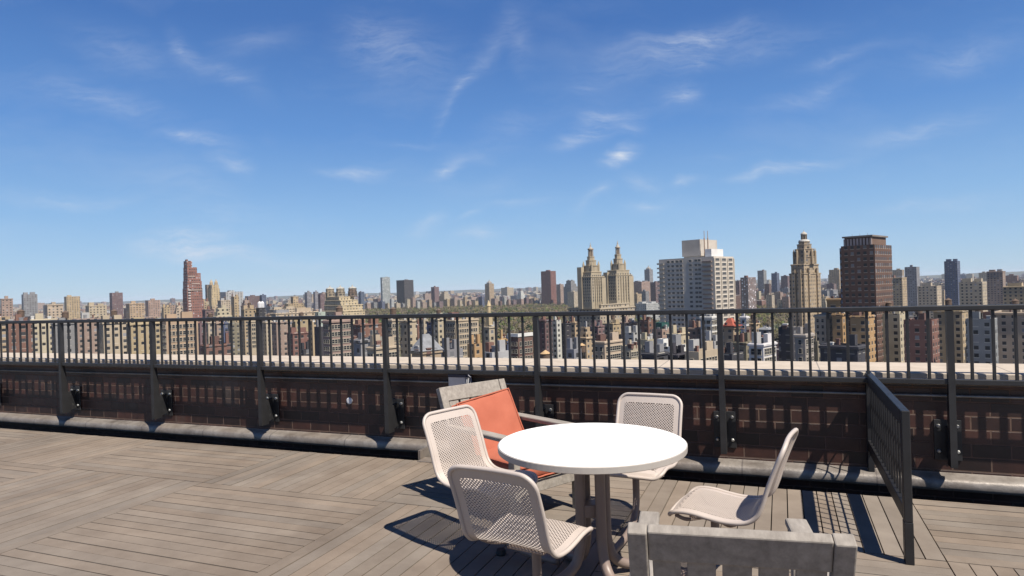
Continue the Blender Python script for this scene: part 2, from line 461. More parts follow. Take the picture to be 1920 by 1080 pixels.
# brick parapet: body, coping, flashing at its foot
par = empty('brick_parapet', P0, RZ, 'dark brown brick parapet wall behind the railing with pale stone coping', 'wall')
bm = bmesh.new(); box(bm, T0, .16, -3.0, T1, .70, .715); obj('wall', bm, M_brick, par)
bm = bmesh.new(); bbox(bm, T0, .095, .716, T1, .745, .80, .008, 2); obj('coping', bm, M_coping, par)
bm = bmesh.new()
prof = [(.159, .080), (.150, .074), (.10, .066), (.064, .056), (.048, .038), (.044, .0), (.052, -.022), (.159, -.022)]
n = 150
rings = []
for k in range(n + 1):
    x = T0 + (T1 - T0) * k / n
    d = [(mnoise.noise((x * 3.1, q * 1.7, 2.0)) * .006, mnoise.noise((x * 2.3, q * 1.3, 9.0)) * .006) for q in range(len(prof))]
    rings.append([bm.verts.new((x, p[0] + (d[i][0] if 1 < i < 6 else 0), p[1] + (d[i][1] if 0 < i < 6 else 0))) for i, p in enumerate(prof)])
for a, b in zip(rings, rings[1:]):
    for i in range(len(prof) - 1): bm.faces.new((a[i], a[i + 1], b[i + 1], b[i]))
bmesh.ops.recalc_face_normals(bm, faces=bm.faces[:])
obj('base_flashing', bm, M_flash, par, smooth=True)

# railing
rail = empty('metal_railing', P0, RZ, 'long dark metal railing with thin balusters standing before the brick parapet', 'railing')
bm = bmesh.new(); bbox(bm, T0, -.028, 1.248, T1, .028, 1.284, .006); obj('top_rail', bm, M_rail, rail)
bm = bmesh.new(); bbox(bm, T0, -.022, .735, T1, .022, .772, .004); obj('bottom_rail', bm, M_rail, rail)
bm = bmesh.new(); bbox(bm, -.0095, -.0095, .7715, .0095, .0095, 1.2485, .002, 1)
bal = obj('baluster', bm, M_rail, rail)
# post: a narrow bar whose web widens toward the wall at its foot
bm = bmesh.new()
def web(bm, w, prof):
    a = [bm.verts.new((-w, y, z)) for y, z in prof]; b = [bm.verts.new((w, y, z)) for y, z in prof]; n = len(prof)
    bm.faces.new(a); bm.faces.new(b[::-1])
    for i in range(n): bm.faces.new((a[(i + 1) % n], a[i], b[i], b[(i + 1) % n]))
web(bm, .021, [(-.032, .16), (-.032, 1.247), (.016, 1.247), (.018, .74), (.070, .16)])
bmesh.ops.recalc_face_normals(bm, faces=bm.faces[:])
post = obj('post', bm, M_rail, rail)
bm = bmesh.new(); bbox(bm, -.085, .146, .17, .085, .159, .46, .003); web(bm, .012, [(.03, .40), (.147, .42), (.147, .20), (.066, .18)])
brk = obj('wall_bracket', bm, M_rail, post)
blt = []
for sx in (-1, 1):
    for z in (.235, .415):
        M = Matrix.Translation((sx * .058, .146, z)) @ Matrix.Rotation(R(90), 4, 'X')
        bm = bmesh.new(); lathe(bm, [(.014, 0), (.014, .012), (.008, .02)], 0, 0, 8)
        bmesh.ops.transform(bm, matrix=M, verts=bm.verts[:]); blt.append(obj('bolt', bm, M_bolt, post))
SP = 1.524
first_b = first_p = True
for k in range(-6, 5):
    tx = .215 + SP * k
    if T0 < tx < T1:
        if first_p: p = post; first_p = False
        else:
            p = post.copy(); C.objects.link(p); p.parent = rail
            for ch in [brk] + blt:
                c = ch.copy(); C.objects.link(c); c.parent = p
        p.location = (tx, 0, 0)
    for q in range(1, 12):
        bx = tx + SP * q / 12
        if bx < -7.4 or bx > 4.6: continue
        if first_b: b_ = bal; first_b = False
        else: b_ = bal.copy(); C.objects.link(b_); b_.parent = rail
        b_.location = (bx, 0, 0)

# conduit and lamp on the wall
bm = bmesh.new(); tube(bm, [(T0, .135, .635), (-2.0, .135, .637), (3, .135, .633), (T1, .135, .635)], .011, 8)
tag(obj('conduit_pipe', bm, M_pipe, None, P0, RZ, True), 'thin weathered conduit pipe running along the brick wall under the coping', 'pipe')
lp = on(858, 716, .66); tl = (lp - P0).dot(E) + .12
lm = empty('wall_lamp', P0 + E * (-.585), RZ, 'small white wall lamp with dark blue hood on the conduit behind the armchair', 'lamp')
bm = bmesh.new()
vs = [bm.verts.new(c) for c in ((-.10, .06, .60), (.08, .06, .60), (.10, .134, .60), (-.10, .134, .60), (-.08, .02, .70), (.085, .02, .70), (.10, .134, .70), (-.10, .134, .70))]
for f in ((0, 1, 2, 3), (4, 5, 6, 7), (0, 1, 5, 4), (1, 2, 6, 5), (2, 3, 7, 6), (3, 0, 4, 7)): bm.faces.new([vs[i] for i in f])
bmesh.ops.recalc_face_normals(bm, faces=bm.faces[:]); obj('housing', bm, M_white, lm)
bm = bmesh.new(); bbox(bm, -.085, .015, .701, .105, .094, .735, .008); tube(bm, [(.10, .06, .72), (.125, .06, .70), (.128, .09, .62)], .006, 6)
obj('hood', bm, M_navy, lm)
bm = bmesh.new(); lathe(bm, [(.034, 0), (.034, .008), (.022, .014)], 0, 0, 14)
cap = obj('vent_cap', bm, M_white, None)
q = P0 + E * (-1.86) + NN * .160 + Vector((0, 0, .42))
cap.matrix_world = Matrix.Translation(q) @ Matrix.Rotation(RZ, 4, 'Z') @ Matrix.Rotation(R(90), 4, 'X')
tag(cap, 'small round white cap on the dark brick wall left of the second post', 'vent cap')
# angle bracket bridging the gutter
br = on(784, 864, 0.0)
tb = (br - P0).dot(E)
ab = empty('angle_bracket', P0 + E * tb, RZ, 'small grey metal angle bracket bridging the dark gutter by the mesh chair', 'bracket')
bm = bmesh.new(); bbox(bm, -.012, -.27, -.155, .012, .034, .085, .003); obj('upright_plate', bm, M_flash, ab)
bm = bmesh.new(); bbox(bm, .0125, -.33, -.001, .17, -.19, .010, .003); obj('foot_plate', bm, M_flash, ab)

# ------------------------------------------------------------------ round table
TC = Vector((.378, 3.40, 0)); TZ = .705
tab = empty('round_table', TC, 0, 'round white topped table on taupe metal columns, ringed by four mesh chairs', 'table')
bm = bmesh.new(); rt = .476
lathe(bm, [(rt - .004, TZ - .030), (rt - .004, TZ - .0025), (rt - .010, TZ)], 0, 0, 96)
obj('tabletop', bm, M_top, tab)
bm = bmesh.new()
lathe(bm, [(rt - .0035, TZ - .036), (rt, TZ - .033), (rt + .001, TZ - .006), (rt - .0035, TZ - .003)], 0, 0, 96, 0, False)
obj('edge_band', bm, M_edge, tab)
bm = bmesh.new(); box(bm, -.16, -.16, TZ - .05, .16, .16, TZ - .0345); obj('mounting_plate', bm, M_column, tab)
for k in range(4):
    a = R(24 + 90 * k); ca, sa = math.cos(a), math.sin(a)
    bm = bmesh.new()
    tube(bm, spline([(ca * .074, sa * .074, TZ - .0505), (ca * .074, sa * .074, .5), (ca * .074, sa * .074, .30), (ca * .078, sa * .078, .20), (ca * .11, sa * .11, .10), (ca * .19, sa * .19, .045), (ca * .30, sa * .30, .028)], 6), .026, 16)
    obj('column', bm, M_column, tab, smooth=True)
bm = bmesh.new(); bbox(bm, -.05, -.05, .33, .05, .05, .395, .006); obj('brace_block', bm, M_column, tab)

# ------------------------------------------------------------------ mesh chairs
prof = spline([(.170, .385), (.152, .410), (.115, .424), (.05, .424), (-.02, .413), (-.10, .405), (-.185, .414), (-.235, .448), (-.262, .505), (-.288, .585), (-.328, .69), (-.366, .775)], 8)
cum = [0]
for a, b in zip(prof, prof[1:]): cum.append(cum[-1] + (b - a).length)
LEN = cum[-1]
def S(s, x, off=0.0):
    s = max(0, min(LEN - 1e-6, s))
    i = 0
    while cum[i + 1] < s: i += 1
    f = (s - cum[i]) / (cum[i + 1] - cum[i])
    p = prof[i].lerp(prof[i + 1], f); d = (prof[min(i + 2, len(prof) - 1)] - prof[max(i - 1, 0)]).normalized()
    nrm = Vector((0, d.y, -d.x)) if False else Vector((-d.y, d.x))
    # dished across the width
    k = -.012 * (1 - (x / .21) ** 2)
    o = off + k
    return Vector((x, p.x - nrm.x * o * -1, p.y - nrm.y * o * -1))
def rrect(s0, s1, w, r, n):
    """n points round a rounded rectangle in (s, x)"""
    pts = []
    segs = [((s0 + r, -w), (s1 - r, -w)), ((s1 - r, -w + r), 180 + 90), ((s1, -w + r), (s1, w - r)), ((s1 - r, w - r), 0), ((s1 - r, w), (s0 + r, w)), ((s0 + r, w - r), 90), ((s0, w - r), (s0, -w + r)), ((s0 + r, -w + r), 180)]
    ns = [int(n * .30), 10, int(n * .12), 10, int(n * .30), 10, int(n * .12), 10]
    for (a, b), m in zip(segs, ns):
        if isinstance(b, tuple):
            for k in range(m): pts.append((a[0] + (b[0] - a[0]) * k / m, a[1] + (b[1] - a[1]) * k / m))
        else:
            for k in range(m):
                an = R(b + 90 * k / m)
                pts.append((a[0] + r * math.cos(an), a[1] + r * math.sin(an)))
    return pts
def build_chair(name, label, group):
    root = empty(name, (0, 0, 0), 0, label, 'chair', group)
    ow, iw = .206, .162
    outer = rrect(0, LEN, ow, .065, 150); inner = rrect(.055, LEN - .055, iw, .02, 150)
    bm = bmesh.new()
    A = [bm.verts.new(S(s, x)) for s, x in outer]; B = [bm.verts.new(S(s, x)) for s, x in inner]
    mid = [bm.verts.new(S((a[0] + b[0]) / 2, (a[1] + b[1]) / 2)) for a, b in zip(outer, inner)]
    n = len(A)
    for i in range(n):
        j = (i + 1) % n
        bm.faces.new((A[i], A[j], mid[j], mid[i])); bm.faces.new((mid[i], mid[j], B[j], B[i]))
    # expanded lattice: two sets of diagonal strands
    s0, s1 = .052, LEN - .052; p = .0168; hw = .0025
    for sgn, off in ((1, .0), (-1, .0013)):
        c = -2 * iw
        while c < (s1 - s0) + 2 * iw:
            # s - s0 = c + sgn * x ; step along x
            run = []
            m = 26
            for k in range(m + 1):
                x = -iw + 2 * iw * k / m; s = s0 + c + sgn * x
                if s0 <= s <= s1: run.append((s, x))
            for (a, b) in zip(run, run[1:]):
                q = [S(a[0] - hw * 1.414, a[1], off), S(b[0] - hw * 1.414, b[1], off), S(b[0] + hw * 1.414, b[1], off), S(a[0] + hw * 1.414, a[1], off)]
                bm.faces.new([bm.verts.new(v) for v in q])
            c += p * 1.0
    sh = obj('mesh_shell', bm, M_beige, root)
    sm = sh.modifiers.new('thick', 'SOLIDIFY'); sm.thickness = .0016
    bm = bmesh.new(); tube(bm, [S(s, x) for s, x in outer], .0105, 8, 0, True)
    obj('rim', bm, M_beige, root, smooth=True)
    # under-seat bracket
    bm = bmesh.new()
    bbox(bm, -.09, -.10, .362, .09, .10, .374, .004)
    for sx in (-1, 1):
        tube(bm, spline([(sx * .20, .13, .405), (sx * .16, .09, .378), (sx * .08, .03, .372)], 4), .009, 8)
        tube(bm, spline([(sx * .20, -.14, .400), (sx * .16, -.10, .378), (sx * .08, -.03, .372)], 4), .009, 8)
    obj('seat_bracket', bm, M_column, root)
    return root
CH = [  # back-top midpoint (photo x, y, z), facing, label
    ((839, 766), (.74, -.67), 'beige mesh metal chair left of the table, sunlit, before the orange cushions'),
    ((914, 880), (.52, .85), 'beige mesh metal chair nearest the camera, its shaded back turned to us'),
    ((1219, 738), (-.46, -.89), 'beige mesh metal chair behind the table, its back against the railing side'),
    ((1486, 815), (-.86, .51), 'beige mesh metal chair right of the table, seen from the side')]
proto = None
for (pxl, fd, lab) in CH:
    Pt = on(pxl[0], pxl[1], .785); f = Vector((fd[0], fd[1], 0)).normalized()
    if proto is None: r = proto = build_chair('mesh_chair', lab, 'mesh chairs round the white table')
    else:
        r = proto.copy(); C.objects.link(r)
        for ch in proto.children[:3]:
            c = ch.copy(); C.objects.link(c); c.parent = r
        r['label'] = lab
    o = Vector((Pt.x, Pt.y, 0)) + f * .366
    r.location = o; r.rotation_euler = (0, 0, math.atan2(f.y, f.x) - R(90))
    bpy.context.view_layer.update()
    # arm that carries the seat from the pedestal
    d = TC - o; dist = d.length
    inv = r.matrix_world.inverted()
    dn = d.normalized()
    pts = [inv @ (o + dn * t_ + Vector((0, 0, z))) for t_, z in ((0, .36), (0, .28), (.005, .19), (.04, .12), (.12, .07), (.25, .05), (dist - .22, .045))]
    bm = bmesh.new(); tube(bm, spline(pts, 6), .021, 12)
    sp_ = obj('support_post', bm, M_column, r, smooth=True)
    bm = bmesh.new(); lathe(bm, [(.026, 0.0), (.03, .008), (.024, .032)], pts[3].x, pts[3].y, 14)
    obj('rubber_foot', bm, M_rubber, sp_)

# ------------------------------------------------------------------ weathered wooden armchairs
def build_armchair(name, label):
    root = empty(name, (0, 0, 0), 0, label, 'armchair', 'weathered wooden armchairs')
    w = .30; lean = .40                                     # back leans away from the seat (local -y)
    def bk(z): return -(z - .30) * lean                     # y of the back plane at height z
    Mb = Matrix.Translation((0, 0, .30)) @ Matrix.Rotation(math.atan(lean), 4, 'X')
    hb = .505 * math.sqrt(1 + lean * lean)
    bm = bmesh.new(); bbox(bm, -w + .056, -.018, hb - .105, w - .056, .018, hb, .005, 2, Mb); obj('back_rail', bm, M_teak, root)
    for sx in (-1, 1):
        bm = bmesh.new(); bbox(bm, min(sx * w, sx * (w - .055)), -.024, -.02, max(sx * w, sx * (w - .055)), .024, hb - .002, .005, 2, Mb)
        bbox(bm, min(sx * w, sx * (w - .055)), -.03, 0, max(sx * w, sx * (w - .055)), .035, .31, .004)
        obj('back_post', bm, M_teak, root)
        bm = bmesh.new(); bbox(bm, min(sx * (w + .02), sx * (w - .06)), -.09, .535, max(sx * (w + .02), sx * (w - .06)), .66, .565, .008)
        obj('arm', bm, M_teak, root)
        bm = bmesh.new(); bbox(bm, min(sx * w, sx * (w - .05)), .56, 0, max(sx * w, sx * (w - .05)), .62, .5345, .005)
        obj('front_leg', bm, M_teak, root)
        bm = bmesh.new(); bbox(bm, min(sx * (w - .015), sx * (w - .04)), .036, .185, max(sx * (w - .015), sx * (w - .04)), .559, .2495, .004)
        obj('side_rail', bm, M_teak, root)
    ns = 5; g = .018; a = (2 * (w - .056) - .02)
    sw = (a - g * (ns - 1)) / ns
    for k in range(ns):
        x0 = -a / 2 + k * (sw + g)
        bm = bmesh.new(); bbox(bm, x0, -.009, .02, x0 + sw, .009, hb - .1055, .003, 2, Mb); obj('back_slat', bm, M_teak, root)
    bm = bmesh.new(); bbox(bm, -w + .051,   .57, .195, w - .051, .605, .27, .005); obj('apron', bm, M_teak, root)
    bm = bmesh.new()
    for k in range(6): bbox(bm, -w + .045, .045 + k * .087, .250, w - .045, .045 + k * .087 + .07, .2695, .004)
    obj('seat_slats', bm, M_teak, root)
    return root
def dup(root, label):
    r = root.copy(); C.objects.link(r)
    for ch in list(root.children):
        c = ch.copy(); C.objects.link(c); c.parent = r
    r['label'] = label
    return r
arm1 = build_armchair('wooden_armchair', 'weathered grey wooden armchair with slatted back holding orange cushions')
def place_arm(o, xa, xb, ztop=.785):
    a = on(xa[0], xa[1], ztop); b = on(xb[0], xb[1], ztop)
    return a, b
a, b = place_arm(arm1, (826, 733), (940, 716))
d = (b - a).normalized(); fw = Vector((d.y, -d.x, 0))                # facing: right-hand side of the back line
o1 = (a + b) / 2 + fw * (.48 * .40); o1.z = 0
arm1.location = o1; arm1.rotation_euler = (0, 0, math.atan2(fw.y, fw.x) - R(90))
arm2 = dup(arm1, 'weathered grey wooden armchair at the lower right, its shaded back board turned to us')
a, b = place_arm(arm2, (1182, 998), (1598, 1022))
d = (a - b).normalized(); fw2 = Vector((d.y, -d.x, 0))
o2 = (a + b) / 2 + fw2 * (.48 * .40); o2.z = 0
arm2.location = o2; arm2.rotation_euler = (0, 0, math.atan2(fw2.y, fw2.x) - R(90))
def cushion(name, sx, sy, sz, label, M, piping=True):
    bm = bmesh.new()
    nx, ny = 18, 18
    def P(i, j, top):
        x = -1 + 2 * i / nx; y = -1 + 2 * j / ny
        e = (1 - abs(x) ** 6) * (1 - abs(y) ** 6)
        z = (.62 + .38 * e) * sz / 2 + .009 * mnoise.noise((x * 1.9, y * 1.9, 3 if top else 7)) + .004 * mnoise.noise((x * 5.2, y * 3.1, 5))
        q = 1 - .03 * (1 - e)
        return (x * sx / 2 * q, y * sy / 2 * q, z if top else -z)
    T = [[bm.verts.new(P(i, j, True)) for j in range(ny + 1)] for i in range(nx + 1)]
    Bq = [[bm.verts.new(P(i, j, False)) for j in range(ny + 1)] for i in range(nx + 1)]
    for i in range(nx):
        for j in range(ny):
            bm.faces.new((T[i][j], T[i + 1][j], T[i + 1][j + 1], T[i][j + 1])); bm.faces.new((Bq[i][j], Bq[i][j + 1], Bq[i + 1][j + 1], Bq[i + 1][j]))
    for i in range(nx):
        bm.faces.new((Bq[i][0], Bq[i + 1][0], T[i + 1][0], T[i][0])); bm.faces.new((Bq[i + 1][ny], Bq[i][ny], T[i][ny], T[i + 1][ny]))
    for j in range(ny):
        bm.faces.new((Bq[0][j + 1], Bq[0][j], T[0][j], T[0][j + 1])); bm.faces.new((Bq[nx][j], Bq[nx][j + 1], T[nx][j + 1], T[nx][j]))
    bmesh.ops.recalc_face_normals(bm, faces=bm.faces[:])
    o = obj(name, bm, M_cush, None, smooth=True)
    ss = o.modifiers.new('soft', 'SUBSURF'); ss.levels = 1; ss.render_levels = 1
    o.matrix_world = M
    for zz in (.31, -.31):
        bm = bmesh.new(); pts = []
        for (ax, ay), (bx_, by_) in zip(((-1, -1), (1, -1), (1, 1), (-1, 1)), ((1, -1), (1, 1), (-1, 1), (-1, -1))):
            for k in range(12):
                f = k / 12; pts.append(((ax + (bx_ - ax) * f) * sx * .482, (ay + (by_ - ay) * f) * sy * .482, zz * sz + .003 * mnoise.noise((k * .7, ax, ay))))
        tube(bm, pts, .006, 6, 0, True); obj('piping', bm, M_cush, o, smooth=True)
    return tag(o, label, 'cushion')
bpy.context.view_layer.update()
MW = arm1.matrix_world
cushion('seat_cushion', .50, .60, .13, 'orange seat cushion lying flat on the weathered armchair', MW @ Matrix.Translation((.0, .335, .336)))
cushion('back_cushion', .50, .50, .10, 'orange back cushion leaning on the slats of the armchair', MW @ Matrix.Translation((.02, .06, .505)) @ Matrix.Rotation(math.atan(.40) + R(90), 4, 'X') @ Matrix.Rotation(R(-6), 4, 'Z'))

# ------------------------------------------------------------------ wire mesh panel standing out from the wall at the right
pp = Vector((2.60, 4.90, 0)); ln = 1.5
pan = empty('wire_mesh_panel', pp, math.atan2(-NN.y, -NN.x), 'black framed wire mesh panel standing beside the railing at the right edge', 'panel')
bm = bmesh.new()
bbox(bm, 0, -.02, .72, ln, .02, .80, .004); bbox(bm, 0, -.02, .22, ln, .02, .30, .004)
bbox(bm, -.06, -.02, .22, -.001, .02, .80, .004); bbox(bm, ln + .001, -.02, .22, ln + .06, .02, .80, .004)
obj('frame', bm, M_black, pan)
bm = bmesh.new()
for k in range(1, 16): tube(bm, [(ln * k / 16, 0, .301), (ln * k / 16, 0, .719)], .006, 6)
for k in range(1, 3): tube(bm, [(.001, .0125, .30 + .14 * k), (ln - .001, .0125, .30 + .14 * k)], .006, 6)
obj('wire_mesh', bm, M_black, pan)
for x0 in (.0, ln):
    bm = bmesh.new(); bbox(bm, x0 - .06 if x0 == 0 else x0, -.021, .0, x0 if x0 == 0 else x0 + .06, .021, .2195, .003); obj('leg', bm, M_black, pan)
#CITY#
# ================================================================== the city
GZ = -78.0
TH = R(44)
E2 = Vector((math.cos(TH), math.sin(TH), 0)); E1 = Vector((-math.sin(TH), math.cos(TH), 0))
COL = dict(tan=(.46, .355, .235), pale=(.53, .45, .335), yel=(.50, .425, .315), gold=(.50, .38, .22), pink=(.38, .28, .23), red=(.235, .13, .105),
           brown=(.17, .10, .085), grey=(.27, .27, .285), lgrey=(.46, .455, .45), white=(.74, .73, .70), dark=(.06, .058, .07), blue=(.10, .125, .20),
           orange=(.48, .315, .165), plum=(.20, .135, .14), olive=(.25, .22, .16))
def w_left(xl, xc, y, D):
    ul, _ = px(xl, y); uc, _ = px(xc, y)
    return (uc * D - ul * D) / (-E1.x + E1.y * ul)
def w_right(xc, xr, y, D):
    ur, _ = px(xr, y); uc, _ = px(xc, y)
    return (ur * D - uc * D) / (E2.x - E2.y * ur)
def split(xl, xr, y, D, asp):
    a, b = xl, xr
    for _ in range(40):
        m = (a + b) / 2
        if w_right(m, xr, y, D) > asp * w_left(xl, m, y, D): a = m
        else: b = m
    return (a + b) / 2
def zat(x, y, D): return EYE - px(x, y)[1] * D
def rblock(bm, x0, y0, x1, y1, z0, z1, par_=1.0, ins=.5, cornice=0.0, roof=1):
    """a block with a parapet: flat roof sunk behind the rim; optional projecting cornice"""
    ins = min(ins, (x1 - x0) * .2, (y1 - y0) * .2)
    def ring(a, z): return [bm.verts.new(c) for c in ((x0 - a, y0 - a, z), (x1 + a, y0 - a, z), (x1 + a, y1 + a, z), (x0 - a, y1 + a, z))]
    def skin(A, B, mi):
        for i in range(4): bm.faces.new((A[i], A[(i + 1) % 4], B[(i + 1) % 4], B[i])).material_index = mi
    rs = [ring(0, z0)]
    if cornice > 0:
        rs += [ring(0, z1 - cornice * 3.2), ring(cornice, z1 - cornice * 2.6), ring(cornice, z1 - cornice * .9), ring(0, z1 - cornice * .5)]
    rs += [ring(0, z1), ring(-ins, z1)]
    for a, b in zip(rs, rs[1:]): skin(a, b, 0)
    r2 = ring(-ins, z1 - par_); skin(rs[-1], r2, 0)
    bm.faces.new(r2).material_index = roof
def wp(o, bay=4.2, storey=3.3, ww=.42, wh=.5, tone_=.05):
    o['bay'] = bay; o['storey'] = storey; o['win_w'] = ww; o['win_h'] = wh; o['win_tone'] = tone_
def put_tank(bm, x, y, z, r, h, leg=2.5):
    for a in range(4):
        cx, cy = x + r * .6 * math.cos(a * 1.571 + .78), y + r * .6 * math.sin(a * 1.571 + .78)
        box(bm, cx - .15, cy - .15, z, cx + .15, cy + .15, z + leg, 0)
    lathe(bm, [(r, z + leg), (r * 1.02, z + leg + h)], x, y, 14, 0)
    lathe(bm, [(r * 1.12, z + leg + h + .004), (.08, z + leg + h + r * .75)], x, y, 14, 1)
UNIT = {}
def unit_window(kind):
    if kind in UNIT: return UNIT[kind]
    bm = bmesh.new()
    vs = [bm.verts.new(c) for c in ((-.5, -.03, 0), (.5, -.03, 0), (.5, -.03, 1), (-.5, -.03, 1))]
    bm.faces.new(vs)
    for a in ((-.58, -.08, -.12, .58, -.004, 0.0), (-.58, -.06, 1.0, .58, -.004, 1.1), (-.58, -.06, .0, -.5, -.004, 1.0), (.5, -.06, .0, .58, -.004, 1.0), (-.5, -.05, .48, .5, -.031, .53)):
        box(bm, a[0], a[1] * 3, a[2], a[3], a[4], a[5], 1)
    me = bpy.data.meshes.new('window'); bm.to_mesh(me); bm.free()
    me.materials.append(M_glass); me.materials.append(M_frame if kind == 'pale' else M_wall)
    UNIT[kind] = me
    return me
def windows(root, spots, ww, wh, kind='pale', cap=100, color=None):
    """spots: (face, h, z): face 'R' lies on local y=off, 'L' on x=off. The first `cap` are parts of their own."""
    me = unit_window(kind)
    def mat_of(face, h, z, off):
        return (Vector((h, off, z)), 0.0) if face == 'R' else (Vector((off, h, z)), R(-90))
    for face, h, z, off in spots[:cap]:
        loc, rz = mat_of(face, h, z, off)
        o = bpy.data.objects.new('window', me); C.objects.link(o); o.parent = root
        o.location = loc; o.rotation_euler = (0, 0, rz); o.scale = (ww, 1, wh)
        if color: o.color = (*(q * ALB for q in color), 1)
    if len(spots) > cap:
        bm = bmesh.new()
        for face, h, z, off in spots[cap:]:
            loc, rz = mat_of(face, h, z, off)
            n0 = len(bm.verts); bm.from_mesh(me); bm.verts.ensure_lookup_table()
            M = Matrix.Translation(loc) @ Matrix.Rotation(rz, 4, 'Z') @ Matrix.Diagonal((ww, 1, wh, 1))
            for v in bm.verts[n0:]: v.co = M @ v.co
        o = obj('window_rows', bm, list(me.materials), root, color=color); o['kind'] = 'stuff'
def grid(face, a, b, n, z0, z1, m, off=0.0):
    return [(face, a + (b - a) * (i + .5) / n, z0 + (z1 - z0) * (k + .25) / m, off) for k in range(m - 1, -1, -1) for i in range(n)]

NB = [0]
PLACED = []
def building(label, xl, xr, yt, D, col, asp=1.0, xc=None, name='apartment_building', cat='building', bay=4.0, storey=3.3, ww=.42, wh=.5, wt=.05,
             roof=None, cornice=None, step=0, bulk=None, tank=0, chim=0, plain_wall=False, single=False, group=None, dmin=None):
    NB[0] += 1; r = random.Random(NB[0] * 7 + 3)
    ym = yt + 2
    if xc is None: xc = split(xl, xr, ym, D, asp)
    w1, w2 = w_left(xl, xc, ym, D), w_right(xc, xr, ym, D)
    if dmin: w1 = max(w1, dmin); w2 = max(w2, dmin)
    u, _ = px(xc, yt)
    H = zat(xc, yt, D) - GZ
    PLACED.append((xl, xr, yt, D))
    c = COL[col] if isinstance(col, str) else col
    j = r.uniform(.92, 1.08); c = tuple(max(.01, q * j * r.uniform(.97, 1.03)) for q in c)
    roof = r.choice((0, 0, 1, 2)) if roof is None else roof
    cornice = (r.choice((0, 0, .35, .5)) if D < 1200 else 0) if cornice is None else cornice
    loc = Vector((u * D, D, GZ))
    bm = bmesh.new()
    if step:
        zz = H
        s = min(w1, w2) * .16
        tops = [H - step * k for k in range(2, -1, -1)]
        z0 = 0.0
        for k, tz in enumerate(tops):
            rblock(bm, s * k * .55, s * k * .55, w2 - s * k * .7, w1 - s * k * .7, z0, tz, .8, .4, cornice if k == 0 else 0, 1)
            z0 = tz - .8
        bx = (s * 1.3, s * 1.3, w2 - s * 1.6, w1 - s * 1.6)
    else:
        rblock(bm, 0, 0, w2, w1, 0, H, 1.0, .45, cornice, 1)
        bx = (0, 0, w2, w1)
    nb = (r.choice((1, 1, 2)) if D > 240 else 2) if bulk is None else bulk
    bw, bd = bx[2] - bx[0], bx[3] - bx[1]
    boxes = []
    for q in range(nb):
        ax = bx[0] + bw * r.uniform(.12, .5); ay = bx[1] + bd * r.uniform(.12, .5)
        boxes.append((ax, ay, min(ax + bw * r.uniform(.2, .36), bx[2] - .6), min(ay + bd * r.uniform(.2, .36), bx[3] - .6), r.uniform(2.2, 4.2)))
    if nb == 2: # keep the two clear of each other
        b0, b1 = boxes; boxes = [(bx[0] + bw * .1, bx[1] + bd * .5, bx[0] + bw * .4, bx[1] + bd * .88, b0[4]), (bx[0] + bw * .52, bx[1] + bd * .14, bx[0] + bw * .86, bx[1] + bd * .44, b1[4])]
    rm = M_roofs[roof]
    wm = M_wall if plain_wall else M_fac
    if single:
        for b_ in boxes: rblock(bm, b_[0], b_[1], b_[2], b_[3], H - 1, H + b_[4], .3, .2)
        o = obj(name, bm, [wm, rm], None, loc, TH, color=c); wp(o, bay, storey, ww, wh, wt)
        return tag(o, label, cat, group)
    root = empty(name, loc, TH, label, cat, group)
    o = obj('wall', bm, [wm, rm], root, color=c); wp(o, bay, storey, ww, wh, wt)
    root['w1'] = w1; root['w2'] = w2; root['h'] = H
    zr = H - (.8 if step else 1.0)
    for b_ in boxes:
        b2 = bmesh.new(); rblock(b2, b_[0], b_[1], b_[2], b_[3], zr + .004, H + b_[4], .4, .25)
        cc = c if r.random() < .72 else r.choice((COL['lgrey'], COL['grey'], COL['brown'], COL['red']))
        p_ = obj('penthouse', b2, [M_wall, M_roofs[r.choice((0, 1, 2))]], root, color=cc)
    if D < 480:
        if 'vent' not in UNIT:
            b2 = bmesh.new(); box(b2, -.5, -.5, 0, .5, .5, .8); box(b2, -.6, -.6, .801, .6, .6, 1.0)
            UNIT['vent'] = bpy.data.meshes.new('roof_vent'); b2.to_mesh(UNIT['vent']); b2.free(); UNIT['vent'].materials.append(M_wall)
        for q in range(r.randint(3, 7)):
            vx, vy = bx[0] + bw * r.uniform(.06, .94), bx[1] + bd * r.uniform(.06, .94)
            if any(b_[0] - .8 < vx < b_[2] + .8 and b_[1] - .8 < vy < b_[3] + .8 for b_ in boxes): continue
            o_ = bpy.data.objects.new('roof_vent', UNIT['vent']); C.objects.link(o_); o_.parent = root
            o_.location = (vx, vy, zr + .004); o_.scale = (r.uniform(.6, 1.8), r.uniform(.6, 1.8), r.uniform(1.2, 3.4))
            o_.color = (*(v_ * ALB for v_ in COL[r.choice(('lgrey', 'dark', 'white', 'red', 'grey', 'brown'))]), 1)
    for q in range(chim):
        b2 = bmesh.new(); ax = bx[0] + bw * (.08 if q % 2 == 0 else .9); ay = bx[1] + bd * r.uniform(.2, .8)
        box(b2, ax - .6, ay - .6, zr + .004, ax + .6, ay + .6, H + r.uniform(2.5, 5)); box(b2, ax - .75, ay - .75, H + 5.004, ax + .75, ay + .75, H + 5.3)
        obj('chimney', b2, [M_wall], root, color=COL['red'])
    for q in range(tank):
        b2 = bmesh.new(); tx = bx[0] + bw * (.62 if q == 0 else .3); ty = bx[1] + bd * (.6 if q == 0 else .75)
        put_tank(b2, tx, ty, zr, 1.5, 2.9, 3.2); obj('water_tank', b2, [M_tank, M_tank], root)
    return root

# ---------------------------------------------------------------- landmarks
def root_at(name, label, cat, x, y, D):
    u, _ = px(x, y)
    return empty(name, (u * D, D, GZ), TH, label, cat)
